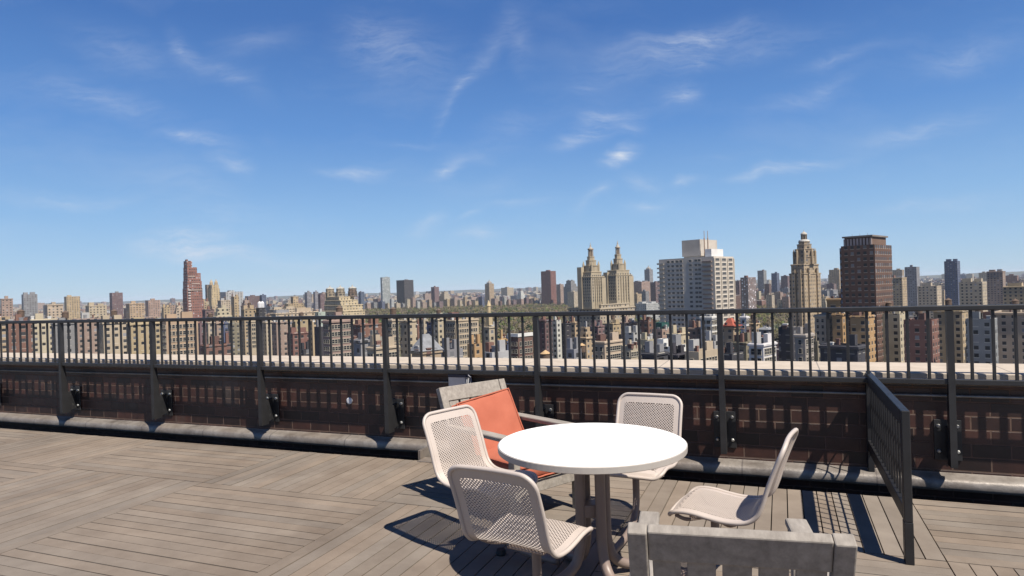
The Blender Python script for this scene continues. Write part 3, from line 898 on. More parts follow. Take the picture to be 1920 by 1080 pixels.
# red stepped tower at the left
def red_tower():
    D = 800; xl, xr = 342, 381
    xc = 351; t = root_at('red_tower', 'tall reddish brick tower with a stepped top rising at the far left of the skyline', 'tower', xc, 540, D)
    w1, w2 = w_left(xl, xc, 540, D), w_right(xc, xr, 540, D)
    Z = lambda y: zat(350, y, D) - GZ
    bm = bmesh.new()
    lv = [(0, 1.0, 0, 1, 0, 562), (.0, .97, .06, .98, 562, 541), (.03, .93, .04, .95, 541, 527), (.05, .88, .05, .9, 527, 512), (.05, .66, .05, .85, 512, 501), (.05, .38, .1, .75, 501, 489)]
    z0 = 0
    for a, b, c_, d_, y0, y1 in lv:
        rblock(bm, w2 * a, w1 * c_, w2 * b, w1 * d_, z0, Z(y1), .8, .4); z0 = Z(y1) - .8
    c = (.30, .15, .125)
    o = obj('wall', bm, [M_fac, M_roofs[0]], t, color=c); wp(o, w2 / 7.02, 3.3, .46, .5, .075)
    bm = bmesh.new(); box(bm, w2 * .07, w1 * .2, Z(489) - .79, w2 * .16, w1 * .5, Z(486)); obj('chimney', bm, M_wall, t, color=c)
    # a column of pale bay windows on the sunlit side
    for k in range(14):
        b2 = bmesh.new(); z = Z(545) - 3.3 * k; box(b2, w2 * .05, -.7, z, w2 * .19, -.004, z + 1.5)
        obj('bay_window', b2, M_wall, t, color=(.62, .57, .55))
    bm = bmesh.new()
    for (a, b, yy) in ((.1, .5, 519), (.3, .8, 533), (.05, .92, 545)):
        box(bm, w2 * a, w1 * .05 - .55, Z(yy), w2 * b, w1 * .05 - .05, Z(yy) + 1.2)
    obj('ledge', bm, M_wall, t, color=(.5, .40, .34))
red_tower()

def octo(bm, cx, cy, r, z0, z1, seg=8, mi=0, r1=None):
    lathe(bm, [(r, z0), (r if r1 is None else r1, z1)], cx, cy, seg, mi, True, R(22.5))
# paired towers with round temple tops
def twin():
    D = 610
    t = root_at('twin_tower_building', 'tan apartment building with two matching towers crowned by round spired lanterns', 'building', 1125, 580, D)
    c = (.45, .38, .275); c2 = (.43, .365, .275)
    Z = lambda y: zat(1125, y, D) - GZ
    bm = bmesh.new()
    wl = w_left(1066, 1125, 580, D); wr = w_right(1125, 1190, 580, D)
    rblock(bm, 0, 0, wr, wl, 0, Z(578), 1, .5, .5)
    rblock(bm, wr * .12, wl * .1, wr * .94, wl * .55, Z(578) - 1, Z(571), .8, .4, .4)
    base_ = obj('base_block', bm, [M_fac, M_roofs[1]], t, color=c2); wp(base_, 4.2, 3.4, .36, .5, .05)
    for k, (xl, xc, xr, cxp, Dt, ys) in enumerate(((1085.5, 1109, 1133.5, 1107.5, 612, dict(body=509, t1=497, t2=487, t3=480, lan=467, dome=463, tip=453)),
                                                  (1134.5, 1156, 1186, 1152.5, 640, dict(body=506, t1=494, t2=484, t3=476, lan=464, dome=458, tip=449)))):
        Zt = lambda y: zat(cxp, y, Dt) - GZ
        u, _ = px(xc, 540)
        P = Vector((u * Dt, Dt, GZ)) - Vector((t.location.x, t.location.y, GZ))
        lx, ly = P.dot(E2), P.dot(E1)
        a, b = w_right(xc, xr, 540, Dt), w_left(xl, xc, 540, Dt)
        tw = empty('tower', (lx, ly, 0)); tw.parent = t
        bm = bmesh.new()
        zb = Z(579)
        rblock(bm, 0, 0, a, b, zb, Zt(ys['body'] + 9), .9, .4, .35)
        rblock(bm, a * .1, b * .1, a * .9, b * .9, Zt(ys['body'] + 9) - .9, Zt(ys['body']), .9, .4, .3)
        for q in range(4):
            rblock(bm, a * (.26 + .16 * q), -.8, a * (.26 + .16 * q) + 1.0, -.004, zb, Zt(ys['body'] + 14 - 2 * (q % 2)), .3, .2)
        # corner piers that stop at different heights
        rblock(bm, -.9, b * .72, a * .16, b + .9, zb, Zt(ys['body'] - (9 if k == 0 else -4)), .6, .3)
        rblock(bm, a * .74, -.9, a + .9, b * .3, zb, Zt(ys['body'] + 12), .6, .3)
        s = min(a, b)
        cx, cy = a / 2, b / 2
        z = Zt(ys['body']) - .9
        for f_, key in ((.36, 't1'), (.28, 't2'), (.20, 't3')):
            z1 = Zt(ys[key]); lathe(bm, [(s * f_ * 1.18, z), (s * f_ * 1.18, z1 - .9), (s * f_ * 1.25, z1 - .8), (s * f_ * 1.25, z1)], cx, cy, 8, 0, True, R(22.5)); z = z1
        # corner finials on the setback
        for q in range(4):
            an = R(45 + 90 * q); fx, fy = cx + s * .47 * math.cos(an), cy + s * .47 * math.sin(an)
            lathe(bm, [(1.1, Zt(ys['body']) - .9), (1.1, Zt(ys['t1']) + .5), (.15, Zt(ys['t1']) + 4)], fx, fy, 6)
        w = obj('shaft', bm, [M_wall, M_roofs[1]], tw, color=c)
        bm = bmesh.new()
        rr = s * .15; zl = Zt(ys['lan'])
        lathe(bm, [(rr * .72, z), (rr * .72, zl)], cx, cy, 12)
        for q in range(10):
            an = 2 * math.pi * q / 10
            lathe(bm, [(rr * .14, z), (rr * .12, zl)], cx + rr * 1.0 * math.cos(an), cy + rr * 1.0 * math.sin(an), 6)
        lathe(bm, [(rr * 1.25, zl + .004), (rr * 1.25, zl + 1.0)], cx, cy, 16)
        obj('lantern', bm, [M_wall], tw, color=(.42, .33, .24))
        bm = bmesh.new(); zd = Zt(ys['dome'])
        lathe(bm, [(rr * 1.05, zl + 1.004), (rr * .85, zl + 1.6), (rr * .5, zd), (rr * .3, zd + 1.2), (rr * .3, zd + 2.2), (.35, zd + 3.0), (.12, Zt(ys['tip']))], cx, cy, 12)
        obj('spire', bm, [M_copper if False else M_wall], tw, color=(.46, .43, .38))
        n1, n2 = 5, 4
        sp = grid('R', a * .04, a * .96, 6, zb + 6, Zt(ys['body']) - 3, 9, 0.0) + grid('L', b * .04, b * .68, 4, zb + 6, Zt(ys['body']) - 3, 9, 0.0)
        windows(tw, sp, 1.25, 1.9, 'pale', 100)
twin()

# white slab tower with a blank penthouse and two antennas
def white_tower():
    D = 420; xl, xc, xr = 1235, 1338, 1375
    t = root_at('white_tower', 'tall white slab apartment tower with a big blank penthouse and two antennas', 'tower', xc, 480, D)
    Z = lambda y: zat(xc, y, D) - GZ
    w1, w2 = w_left(xl, xc, 486, D), w_right(xc, xr, 480, D)
    c = (.66, .60, .52)
    H = Z(480.5)
    bm = bmesh.new(); rblock(bm, 0, 0, w2, w1, 0, H, .9, .4)
    obj('wall', bm, [M_wall, M_roofs[1]], t, color=c)
    ns = 17; st = 2.95; z0 = H - ns * st - .6
    sp = []
    for k in range(ns - 1, -1, -1):
        z = z0 + st * k + .9
        for i in range(3): sp.append(('R', w2 * (.17 + .33 * i), z, 0.0))
    L1 = [.25, .31, .41, .58, .65, .735, .815]
    for k in range(ns - 1, -1, -1):
        z = z0 + st * k + .9
        for h in L1:
            sp.append(('L', w1 * h, z, 0.0))
    a = [q for q in sp if q[0] == 'R']; b = [q for q in sp if q[0] == 'L']
    windows(t, a, w2 * .20, 1.4, 'wall', 100, c)
    windows(t, b, w1 * .052, 1.3, 'wall', 49, c)
    # brick piers between the bays of the sunlit end
    bm = bmesh.new()
    for i in range(4): box(bm, w2 * (.0 + .33 * i), -.45, 0, w2 * (.02 + .33 * i) + .25, -.004, H - 1.2)
    obj('pier', bm, M_wall, t, color=(.62, .56, .47))
    for k in range(ns):                                      # balcony stack at the far corner
        bm = bmesh.new(); z = z0 + st * k
        box(bm, -1.3, w1 * .90, z, -.004, w1 * 1.0 + .8, z + .22); box(bm, -1.3, w1 * .90, z + .2204, -1.18, w1 + .8, z + 1.1)
        obj('balcony', bm, M_wall, t, color=(.56, .52, .45))
    # recessed brown balconies beside the sunlit end
    bm = bmesh.new()
    for k in range(ns):
        z = z0 + st * k; box(bm, -1.2, w1 * .03, z, -.004, w1 * .19, z + .9)
    obj('balcony_rail', bm, M_wall, t, color=(.28, .22, .19))
    def loc_at(x, Dq):
        P = Vector((px(x, 480)[0] * Dq, Dq, 0)) - Vector((t.location.x, t.location.y, 0)); return P.dot(E2), P.dot(E1)
    Dp = D + 16; ax, ay = loc_at(1313, Dp); pa, pb = w_right(1313, 1345, 465, Dp), w_left(1279, 1313, 465, Dp)
    bm = bmesh.new(); rblock(bm, ax, ay, ax + pa, ay + pb, H + 1.2, zat(1313, 448.5, Dp) - GZ, .8, .4)
    box(bm, ax + .8, ay + .8, H - .9, ax + pa - .8, ay + pb - .8, H + 1.196)
    obj('penthouse', bm, [M_wall, M_roofs[1]], t, color=(.62, .56, .49))
    Ds = D + 5; sx_, sy_ = loc_at(1334, Ds); pa, pb = w_right(1334, 1356, 470, Ds), w_left(1322, 1334, 470, Ds)
    bm = bmesh.new(); rblock(bm, sx_, sy_, sx_ + pa, sy_ + pb, H - .9, zat(1334, 466.5, Ds) - GZ, .5, .3)
    obj('stair_bulkhead', bm, [M_wall, M_roofs[2]], t, color=(.85, .84, .82))
    for i in range(2):
        x, y = loc_at(1321.5 + 6.5 * i, D + 12)
        bm = bmesh.new(); lathe(bm, [(.42, H - .9), (.42, zat(1325, 444, D) - GZ), (.22, zat(1325, 443, D) - GZ), (.18, zat(1325, 430, D) - GZ)], x, y, 8)
        obj('antenna', bm, M_wall, t, color=(.42, .31, .24))
white_tower()

# tower with octagonal setbacks and a domed lantern
def domed_tower():
    D = 560; xl, xc, xr = 1479.5, 1507, 1538
    t = root_at('domed_tower', 'tan setback apartment tower with an octagonal top and a small domed lantern', 'tower', xc, 500, D)
    w1, w2 = w_left(xl, xc, 500, D), w_right(xc, xr, 500, D)
    Z = lambda y: zat(1507, y, D + 10) - GZ
    c = (.42, .33, .225)
    s = min(w1, w2); cx, cy = w2 / 2, w1 / 2
    bm = bmesh.new()
    rblock(bm, 0, 0, w2, w1, 0, Z(512), .8, .4, .4)
    rblock(bm, w2 * .06, w1 * .06, w2 * .94, w1 * .94, Z(512) - .8, Z(495), .8, .4, .4)
    for x_ in (.25, .75):
        rblock(bm, w2 * x_ - 1.5, -1.4, w2 * x_ + 1.5, -.004, 0, Z(503), .5, .3)
    for y_ in (.3, .7):
        rblock(bm, -1.4, w1 * y_ - 1.5, -.004, w1 * y_ + 1.5, 0, Z(505), .5, .3)
    o = obj('shaft', bm, [M_fac, M_roofs[1]], t, color=c); wp(o, 3.4, 3.3, .34, .5, .05)
    bm = bmesh.new()
    for f_, y0, y1 in ((.66, 495.5, 481), (.60, 481, 466), (.46, 466, 457), (.36, 457, 452)):
        lathe(bm, [(s * f_, Z(y0)), (s * f_, Z(y1) - .9), (s * f_ * 1.05, Z(y1) - .8), (s * f_ * 1.05, Z(y1) - .1), (s * f_ * .98, Z(y1))], cx, cy, 8, 0, True, R(22.5))
    o = obj('octagon', bm, [M_fac], t, color=(.36, .285, .205)); wp(o, 3.6, 3.6, .3, .5, .045)
    for q in range(8):
        an = R(22.5 + 45 * q); bm = bmesh.new()
        lathe(bm, [(1.0, Z(495)), (1.0, Z(472)), (.1, Z(466))], cx + s * .68 * math.cos(an), cy + s * .68 * math.sin(an), 6)
        obj('buttress', bm, M_wall, t, color=c)
    bm = bmesh.new(); lathe(bm, [(s * .37, Z(452) + .004), (s * .35, Z(449.5)), (s * .2, Z(448.5))], cx, cy, 20); obj('white_collar', bm, M_wall, t, color=(.75, .73, .68))
    bm = bmesh.new()
    lathe(bm, [(s * .15, Z(448.4)), (s * .15, Z(439))], cx, cy, 12)
    for q in range(8):
        an = 2 * math.pi * q / 8; lathe(bm, [(s * .03, Z(448.4)), (s * .03, Z(439))], cx + s * .185 * math.cos(an), cy + s * .185 * math.sin(an), 6)
    obj('lantern', bm, M_wall, t, color=(.30, .25, .20))
    bm = bmesh.new(); lathe(bm, [(s * .22, Z(439) + .004), (s * .21, Z(437.5)), (s * .15, Z(435.5)), (s * .06, Z(434)), (.3, Z(433)), (.1, Z(430))], cx, cy, 16)
    obj('dome', bm, M_wall, t, color=(.52, .48, .42))
domed_tower()

# brown tower at the right edge
def brown_tower():
    D = 330; xl, xc, xr = 1567, 1640, 1672
    t = root_at('brown_tower', 'dark brown brick tower with pale ribbed crown at the right edge of the skyline', 'tower', xc, 470, D)
    w1, w2 = w_left(xl, xc, 470, D), w_right(xc, xr, 470, D)
    Z = lambda y: zat(1600, y, D + 10) - GZ
    bm = bmesh.new()
    rblock(bm, 0, 0, w2, w1 * .86, 0, Z(461), .8, .4); rblock(bm, w2 * .2, w1 * .86 + .01, w2, w1, 0, Z(464), .8, .4)
    o = obj('wall', bm, [M_fac, M_roofs[0]], t, color=(.15, .09, .07)); wp(o, 3.0, 3.0, .5, .5, .03)
    bm = bmesh.new()
    rblock(bm, w2 * .08, w1 * .1, w2 * .9, w1 * .80, Z(461) - .8, Z(446), .8, .4)
    obj('crown', bm, [M_wall, M_roofs[0]], t, color=(.20, .13, .10))
    bm = bmesh.new()
    for k in range(9):
        y = w1 * (.12 + .67 * k / 8)
        box(bm, w2 * .08 - .7, y - .45, Z(466), w2 * .08 - .004, y + .45, Z(448))
    obj('rib', bm, M_wall, t, color=(.52, .42, .38))
    bm = bmesh.new(); box(bm, w2 * .03, w1 * .06, Z(446) + .004, w2 * .95, w1 * .84, Z(443)); obj('roof_slab', bm, M_wall, t, color=(.25, .22, .2))
    bm = bmesh.new()
    for k in range(3): lathe(bm, [(.1, Z(443) + .004), (.06, Z(438))], w2 * .3, w1 * (.3 + .2 * k), 6)
    obj('aerial', bm, M_wall, t, color=(.3, .3, .3))
    bm = bmesh.new()
    for k in range(30):
        z = Z(470) - 3.0 * k
        box(bm, w2 * .2 - .5, w1 * .875, z, w2 * .2 - .004, w1 * .99, z + 1.7)
    o = obj('glass_bay', bm, M_wall, t, color=(.22, .27, .36))
brown_tower()

# three-turreted building at the near end of the park
def turreted():
    D = 900; xl, xc, xr = 604, 640, 684
    t = root_at('turreted_building', 'massive tan apartment building stepping up to three dark turrets left of the park', 'building', xc, 580, D)
    w1, w2 = w_left(xl, xc, 580, D), w_right(xc, xr, 580, D)
    Z = lambda y: zat(640, y, D) - GZ
    c = (.58, .48, .32)
    bm = bmesh.new()
    rblock(bm, 0, 0, w2, w1, 0, Z(583), 1, .5, .5)
    rblock(bm, w2 * .05, w1 * .05, w2 * .97, w1 * .95, Z(583) - 1, Z(572), .8, .5, .4)
    rblock(bm, w2 * .05, w1 * .1, w2 * .8, w1 * .92, Z(572) - .8, Z(563), .8, .5, .3)
    rblock(bm, w2 * .08, w1 * .2, w2 * .72, w1 * .9, Z(563) - .8, Z(556), .8, .5, .3)
    o = obj('wall', bm, [M_fac, M_roofs[1]], t, color=c); wp(o, 4.6, 3.5, .34, .5, .06)
    for (fx, fy, top, col_) in ((.12, .86, 538, (.36, .30, .22)), (.22, .44, 537, (.34, .29, .22)), (.62, .30, 538, (.20, .15, .12))):
        tw = empty('turret', (w2 * fx + 3, w1 * fy - 3, 0)); tw.parent = t
        bm = bmesh.new(); lathe(bm, [(6.2, Z(557)), (6.2, Z(549)), (6.6, Z(548)), (6.6, Z(547)), (5.6, Z(546.5)), (5.6, Z(542)), (6.0, Z(541.5)), (6.0, Z(541))], 0, 0, 8, 0, True, R(22.5))
        o = obj('drum', bm, M_fac, tw, color=col_); wp(o, 3.2, 4.2, .4, .55, .03)
        bm = bmesh.new(); lathe(bm, [(5.6, Z(541) + .004), (4.6, Z(539)), (1.2, Z(537.5)), (.15, Z(533.5))], 0, 0, 8, 0, True, R(22.5)); obj('cap', bm, M_wall, tw, color=(.45, .44, .40))
turreted()

def twin_turret():
    D = 1300; xl, xc, xr = 386, 396, 414
    t = root_at('two_turret_tower', 'tan tower with a pair of small turrets just right of the red stepped tower', 'tower', xc, 540, D)
    w1, w2 = w_left(xl, xc, 540, D), w_right(xc, xr, 540, D); Z = lambda y: zat(400, y, D) - GZ
    c = (.53, .42, .26); bm = bmesh.new()
    rblock(bm, 0, 0, w2, w1, 0, Z(560), .8, .5); rblock(bm, w2 * .05, w1 * .05, w2 * .92, w1 * .8, Z(560) - .8, Z(541), .8, .5); rblock(bm, w2 * .12, w1 * .1, w2 * .85, w1 * .7, Z(541) - .8, Z(534), .8, .5)
    o = obj('wall', bm, [M_fac, M_roofs[0]], t, color=c); wp(o, 4.6, 3.6, .3, .5, .06)
    for f_ in (.22, .72):
        bm = bmesh.new(); lathe(bm, [(3.6, Z(534.5)), (3.2, Z(529)), (1.4, Z(526)), (.2, Z(523))], w2 * f_, w1 * .35, 8); obj('turret', bm, M_wall, t, color=(.46, .36, .24))
    bm = bmesh.new(); rblock(bm, w2 * .0, w1 * .82, w2 * .3, w1 + 4, 0, Z(533), .8, .4); obj('chimney_shaft', bm, [M_wall, M_roofs[0]], t, color=(.22, .19, .17))
twin_turret()

# ---------------------------------------------------------------- table of further buildings
B = building
def crown(root, kind):
    w1, w2, h = root['w1'], root['w2'], root['h']; bm = bmesh.new()
    if kind == 'pyramid':
        a = min(w1, w2) * .36; lathe(bm, [(a * 1.2, h - .99), (a * 1.2, h + a * .5), (a * .2, h + a * 1.3), (.1, h + a * 2.0)], w2 / 2, w1 / 2, 4, 0, True, R(45)); obj('pyramid_top', bm, M_wall, root, color=(.34, .32, .30))
    elif kind == 'mansard':
        m = .6; z = h + 5.2
        lo = [bm.verts.new(c) for c in ((-m, -m, h + .01), (w2 + m, -m, h + .01), (w2 + m, w1 + m, h + .01), (-m, w1 + m, h + .01))]
        i_ = 2.6; hi = [bm.verts.new(c) for c in ((i_, i_, z), (w2 - i_, i_, z), (w2 - i_, w1 - i_, z), (i_, w1 - i_, z))]
        for i in range(4): bm.faces.new((lo[i], lo[(i + 1) % 4], hi[(i + 1) % 4], hi[i]))
        bm.faces.new(hi); bm.faces.new(lo[::-1]); obj('mansard_roof', bm, M_slate, root)
    elif kind in ('hip', 'redhip'):
        a = .8; z = h + min(w1, w2) * .30
        lo = [bm.verts.new(c) for c in ((-a, -a, h + .01), (w2 + a, -a, h + .01), (w2 + a, w1 + a, h + .01), (-a, w1 + a, h + .01))]
        p, q = bm.verts.new((w2 * .3, w1 / 2, z)), bm.verts.new((w2 * .7, w1 / 2, z))
        for f_ in ((lo[0], lo[1], q, p), (lo[1], lo[2], q), (lo[2], lo[3], p, q), (lo[3], lo[0], p), (lo[3], lo[2], lo[1], lo[0])): bm.faces.new(f_)
        obj('hip_roof', bm, M_redtile if kind == 'redhip' else M_slate, root)
    elif kind == 'white_rim':
        box(bm, -.3, -.3, h + .004, w2 + .3, .6, h + 1.5); box(bm, -.3, .604, h + .004, .6, w1 + .3, h + 1.5)
        obj('parapet', bm, M_wall, root, color=(.8, .79, .76))
    elif kind == 'lantern':
        a = min(w1, w2) * .3; cx, cy = w2 * .45, w1 * .45
        box(bm, cx - a, cy - a, h - .99, cx + a, cy + a, h + 6); lathe(bm, [(a * .8, h + 6.004), (a * .8, h + 10), (a, h + 10.2), (.2, h + 13)], cx, cy, 8)
        obj('lantern_tower', bm, M_wall, root, color=(.56, .45, .28))
    elif kind == 'arches':
        for k in range(2):
            cx = w2 * (.3 + .4 * k); lathe(bm, [(1.9, h - .99), (1.9, h + 4.2), (1.3, h + 5.4), (.2, h + 6.2)], cx, w1 * .4, 10)
        obj('white_tanks', bm, M_wall, root, color=(.66, .66, .68))
    elif kind == 'green':
        rblock(bm, w2 * .1, w1 * .1, w2 * .9, w1 * .9, h - .99, h + 3.5, .3, .2); obj('green_penthouse', bm, [M_darkgreen, M_darkgreen], root)
    elif kind == 'awning':
        box(bm, -1.2, -1.2, h + .004, w2 + 1.2, w1 + 1.2, h + .5); lo = None
        lathe(bm, [(min(w1, w2) * .6, h + .504), (min(w1, w2) * .2, h + 4)], w2 / 2, w1 / 2, 4, 0, True, R(45)); obj('tiled_roof', bm, M_redtile, root)
    return root
# far left to the turreted building, above the rail
B('small tan block at the left photo edge, left of the red stepped tower', 303, 319, 576, 900, 'tan')
B('pinkish block peeping up behind the tan ones left of the red stepped tower', 315, 329, 572, 1150, 'pink', bulk=2)
B('yellowish block touching the left side of the red stepped tower', 326, 343, 573, 760, 'yel', step=3)
B('tan block in the dip between the red stepped tower and the two turret tower', 379, 392, 565, 1000, 'tan')
B('dark plum block low against the right foot of the red stepped tower', 379, 401, 580, 640, 'plum')
B('pale block directly behind the bright yellow stepped block', 408, 432, 563, 1150, 'pale', tank=1)
B('bright yellow stepped block below the two turret tower', 399, 434, 578, 600, 'yel', step=3.5, asp=1.4)
B('tan building with a sunlit narrow end and a tall chimney', 433, 448, 556, 850, 'tan', chim=1, asp=.6)
B('grey box tower behind the tan building with the tall chimney', 438, 450, 551, 1500, 'grey', bulk=1)
B('pink brick block with stepped top left of the white roof tanks', 451, 472, 563, 1000, 'pink', step=4)
B('tan flat block with a sunlit front just left of the white roof tanks', 452, 480, 579, 640, 'tan', asp=1.6, tank=1)
crown(B('dark narrow building carrying white domed roof tanks', 480, 498, 577, 640, 'dark', bulk=0), 'arches')
B('slim blue far tower rising behind the white roof tanks', 487, 499, 553, 1900, 'blue', bulk=1)
B('grey low block right of the slim blue far tower', 499, 524, 574, 1100, 'grey', bulk=2)
B('wide tan complex with a square central tower', 526, 577, 570, 1000, 'tan', asp=1.5, step=5, bulk=0)
B('square central tower standing on the wide tan complex', 545, 559, 556, 1030, 'tan', bulk=1)
B('grey slab tower left of the turreted building, nearer the wide tan complex', 571, 584, 548, 1500, 'grey', bulk=1)
B('slim grey slab tower next to the dark turrets', 587, 597, 547, 1650, 'grey', bulk=1)
B('plum tower half hidden behind the left shoulder of the turreted building', 596, 609, 552, 1500, 'plum', bulk=1)
B('pale green roofed block at the left foot of the turreted building', 590, 610, 585, 720, (.38, .46, .40), roof=2)
B('very long low yellowish building running up to the turreted building', 503, 596, 587, 700, 'yel', asp=2.6, bulk=2, cornice=.5)
B('tan long block peeping over the long low yellowish building', 505, 560, 580, 850, 'pale', asp=2.4, bulk=2)
B('faint blue tower behind the right shoulder of the turreted building', 672, 683, 547, 2500, 'blue', bulk=1)
crown(B('grey glass tower with pale bands standing alone above the park', 713, 731, 520, 2600, (.40, .43, .46), name='glass_tower', cat='tower', bay=3.4, storey=4.2, ww=.8, wh=.5, wt=.10, asp=3.0, bulk=1), '')
B('broad dark slab tower standing alone above the park', 743, 775, 525, 2600, (.055, .05, .058), xc=757.5, name='dark_tower', cat='tower', bay=3, storey=3.6, ww=.5, wh=.5, wt=.03, bulk=1)
B('dark tower with a tan sunlit side between the dark slab and the crowned tower', 808, 823, 538, 2680, 'plum', bulk=1)
B('tan stepped block right of the dark tower with the tan side', 823, 845, 547, 2680, 'pale', step=9)
crown(B('tan tower with a pointed crown beyond the middle of the park', 909, 926, 532, 2650, 'tan', bulk=0, name='crowned_tower', cat='tower'), 'pyramid')
B('bright white block beyond the park, left of the brown tower', 969, 984, 545, 2620, 'white', step=7)
B('tall brown tower with a red sunlit side beyond the park', 1014, 1042, 508, 2500, (.26, .12, .10), xc=1032, name='brown_slab_tower', cat='tower', bulk=1, wt=.03)
B('tan block between the brown tower and the dark stepped tower', 1043, 1057, 533, 2450, 'pink', bulk=1)
B('dark grey stepped tower touching the left of the twin spired towers', 1056, 1083, 526, 2300, 'grey', step=11)
B('pale block low in front of the dark grey stepped tower', 1064, 1086, 547, 2000, 'pale', bulk=1)
B('wide reddish block between the twin spired towers and the white slab tower', 1186, 1219, 528, 1900, 'pink', asp=1.4, bulk=2)
crown(B('grey tower with a pyramid top left of the white slab tower', 1208, 1224, 505, 2400, 'grey', bulk=0, name='pyramid_tower', cat='tower'), 'pyramid')
B('dark plum block against the left edge of the white slab tower', 1217, 1237, 529, 2000, 'plum', bulk=1)
B('tan block low right of the twin spired towers', 1182, 1203, 551, 1500, 'tan', bulk=1)
B('grey block in front of the wide reddish block', 1201, 1217, 546, 1600, 'grey', bulk=1)
B('low white roofed hall between the twin towers and the white slab tower', 1192, 1236, 569, 1200, 'lgrey', asp=1.8, roof=2, bulk=2)
B('plum block touching the right edge of the white slab tower', 1376, 1391, 527, 1500, 'plum', bulk=1)
B('brown tower with pale window columns right of the white slab tower', 1388, 1417, 520, 1400, (.22, .15, .14), xc=1402, bay=5, ww=.5, wh=.75, wt=.2, bulk=1, name='brown_slab_tower', cat='tower')
B('grey tower with rounded top midway between white slab and domed tower', 1420, 1437, 507, 2300, 'grey', bulk=1, name='grey_tower', cat='tower')
B('small brown block in front of the grey rounded tower', 1433, 1446, 532, 2000, 'brown', bulk=1)
B('dark blue tower left of the domed tower', 1446, 1461, 512, 2200, 'blue', bulk=1, name='blue_tower', cat='tower')
B('plum tower tucked behind the left shoulder of the domed tower', 1464, 1482, 517, 2200, 'plum', bulk=1)
B('pale block below the dark blue tower', 1436, 1452, 553, 1500, 'pale', bulk=1)
B('pink block below and left of the domed tower', 1452, 1468, 548, 1600, 'pink', bulk=1)
B('pinkish block against the left foot of the domed tower', 1466, 1484, 556, 1450, 'pink', bulk=1)
B('narrow pale block below the brown tower with pale window columns', 1414, 1427, 546, 1700, 'pale', bulk=1)
B('grey block close to the right foot of the domed tower', 1539, 1555, 545, 1500, 'grey', bulk=1)
B('plum block between the domed tower and the right edge tower', 1550, 1568, 532, 1800, 'plum', bulk=1)
B('pale stepped block low between the domed and right edge towers', 1536, 1553, 560, 1150, 'pale', step=5)
B('long orange lit building below the right edge brown tower', 1550, 1600, 559, 410, 'orange', asp=.7, bay=6, ww=.5, wh=.8, wt=.04, bulk=1)
# behind the balusters, left to right
def WB(label, xl, xr, yt, D, col, nR, nL, m, ww=1.2, wh=1.7, **k):
    r = B(label, xl, xr, yt, D, col, plain_wall=True, **k)
    h, w1, w2 = r['h'], r['w1'], r['w2']
    st = k.get('storey', 3.3); z0 = h - 1.6 - st * m
    windows(r, grid('R', w2 * .06, w2 * .94, nR, z0, h - 1.6, m) + (grid('L', w1 * .06, w1 * .94, nL, z0, h - 1.6, m) if nL else []), ww, wh, 'pale', 100)
    return r
WB('big tan brick block with window rows at the left end of the railing', 302, 371, 601, 330, 'tan', 8, 4, 8, asp=2.0)
B('narrow plum block just right of the big tan brick block', 371, 385, 606, 430, 'plum')
B('pale block two balusters left of the green square', 386, 402, 604, 440, 'pale', tank=1)
B('pinkish block left of the green square', 402, 418, 604, 450, 'pink')
B('dark blue narrow block bordering the green square', 416, 427, 604, 500, 'blue')
B('long low red brick building behind the left railing bay', 376, 435, 647, 300, 'red', asp=1.6, chim=2, bulk=1, roof=0)
B('olive grey block behind the trees of the green square', 425, 452, 606, 560, 'olive')
WB('pale block with white windows seen over the square beside the first tall post', 464, 486, 602, 520, 'pale', 4, 2, 6)
B('pale narrow block just right of the leftmost tall post', 493, 512, 603, 520, 'pale', tank=1)
B('pinkish tan block above the square in the second bay', 509, 547, 604, 430, 'pink', asp=1.5)
B('tan flat block right of the pinkish tan block, second bay', 544, 582, 603, 440, 'tan', asp=1.4, tank=1)
B('low red brick block under the tan blocks of the second bay', 538, 580, 624, 395, 'red', asp=1.4, bulk=2)
B('small black roofed block on the coping line of the second bay', 562, 583, 656, 255, 'dark', roof=0)
B('tan narrow block left of the dark shaft', 580, 596, 601, 420, 'tan')
B('dark windowless shaft in the second bay', 589, 607, 613, 330, 'dark', plain_wall=True, asp=.5)
WB('tall pinkish brick apartment block with rows of windows, second bay', 605, 661, 600, 300, 'pink', 7, 3, 9, asp=1.8, tank=1)
B('red brick block with white roof left of the second tall post', 659, 718, 608, 360, 'red', asp=1.5, roof=2, bulk=2)
B('dark blue grey block in front of the red brick block', 658, 690, 636, 250, 'grey', asp=.45, roof=2)
B('grey stone block below the white roofed red block', 686, 722, 633, 285, (.36, .34, .31), roof=0)
WB('low yellow block with dark windows at the second tall post', 688, 748, 651, 225, 'yel', 7, 2, 3, asp=2.2, roof=0)
WB('tall yellow block just right of the second tall post', 727, 747, 599, 335, 'yel', 3, 2, 9, tank=1)
B('yellow and dark block with a shaded side, third bay', 750, 781, 600, 345, 'yel', asp=.9, cornice=.4)
B('narrow red block between two yellow blocks, third bay', 777, 790, 610, 365, 'red')
B('slim yellow block in the middle of the third bay', 788, 803, 599, 385, 'yel', chim=1)
B('dark blue shaft right of the slim yellow block', 800, 814, 605, 370, 'blue', asp=.4)
B('tall grey beige block left of the wide yellow building', 811, 834, 598, 405, 'pale', tank=1)
WB('wide yellow building with many windows in the third bay', 833, 897, 600, 385, 'yel', 9, 4, 9, asp=1.7, bulk=2)
crown(B('low tan building under a grey mansard roof in the third bay', 772, 827, 659, 210, 'tan', asp=1.3, bulk=0, bay=5), 'mansard')
B('low grey roofs and vents beside the mansard roof', 824, 868, 656, 225, 'grey', asp=1.6, roof=1, bulk=2)
B('orange brick house low under the wide yellow building', 876, 905, 645, 300, 'orange', bulk=2)
crown(B('tan block topped by a slender lantern tower, third bay', 907, 928, 612, 335, 'yel', bulk=0), 'lantern')
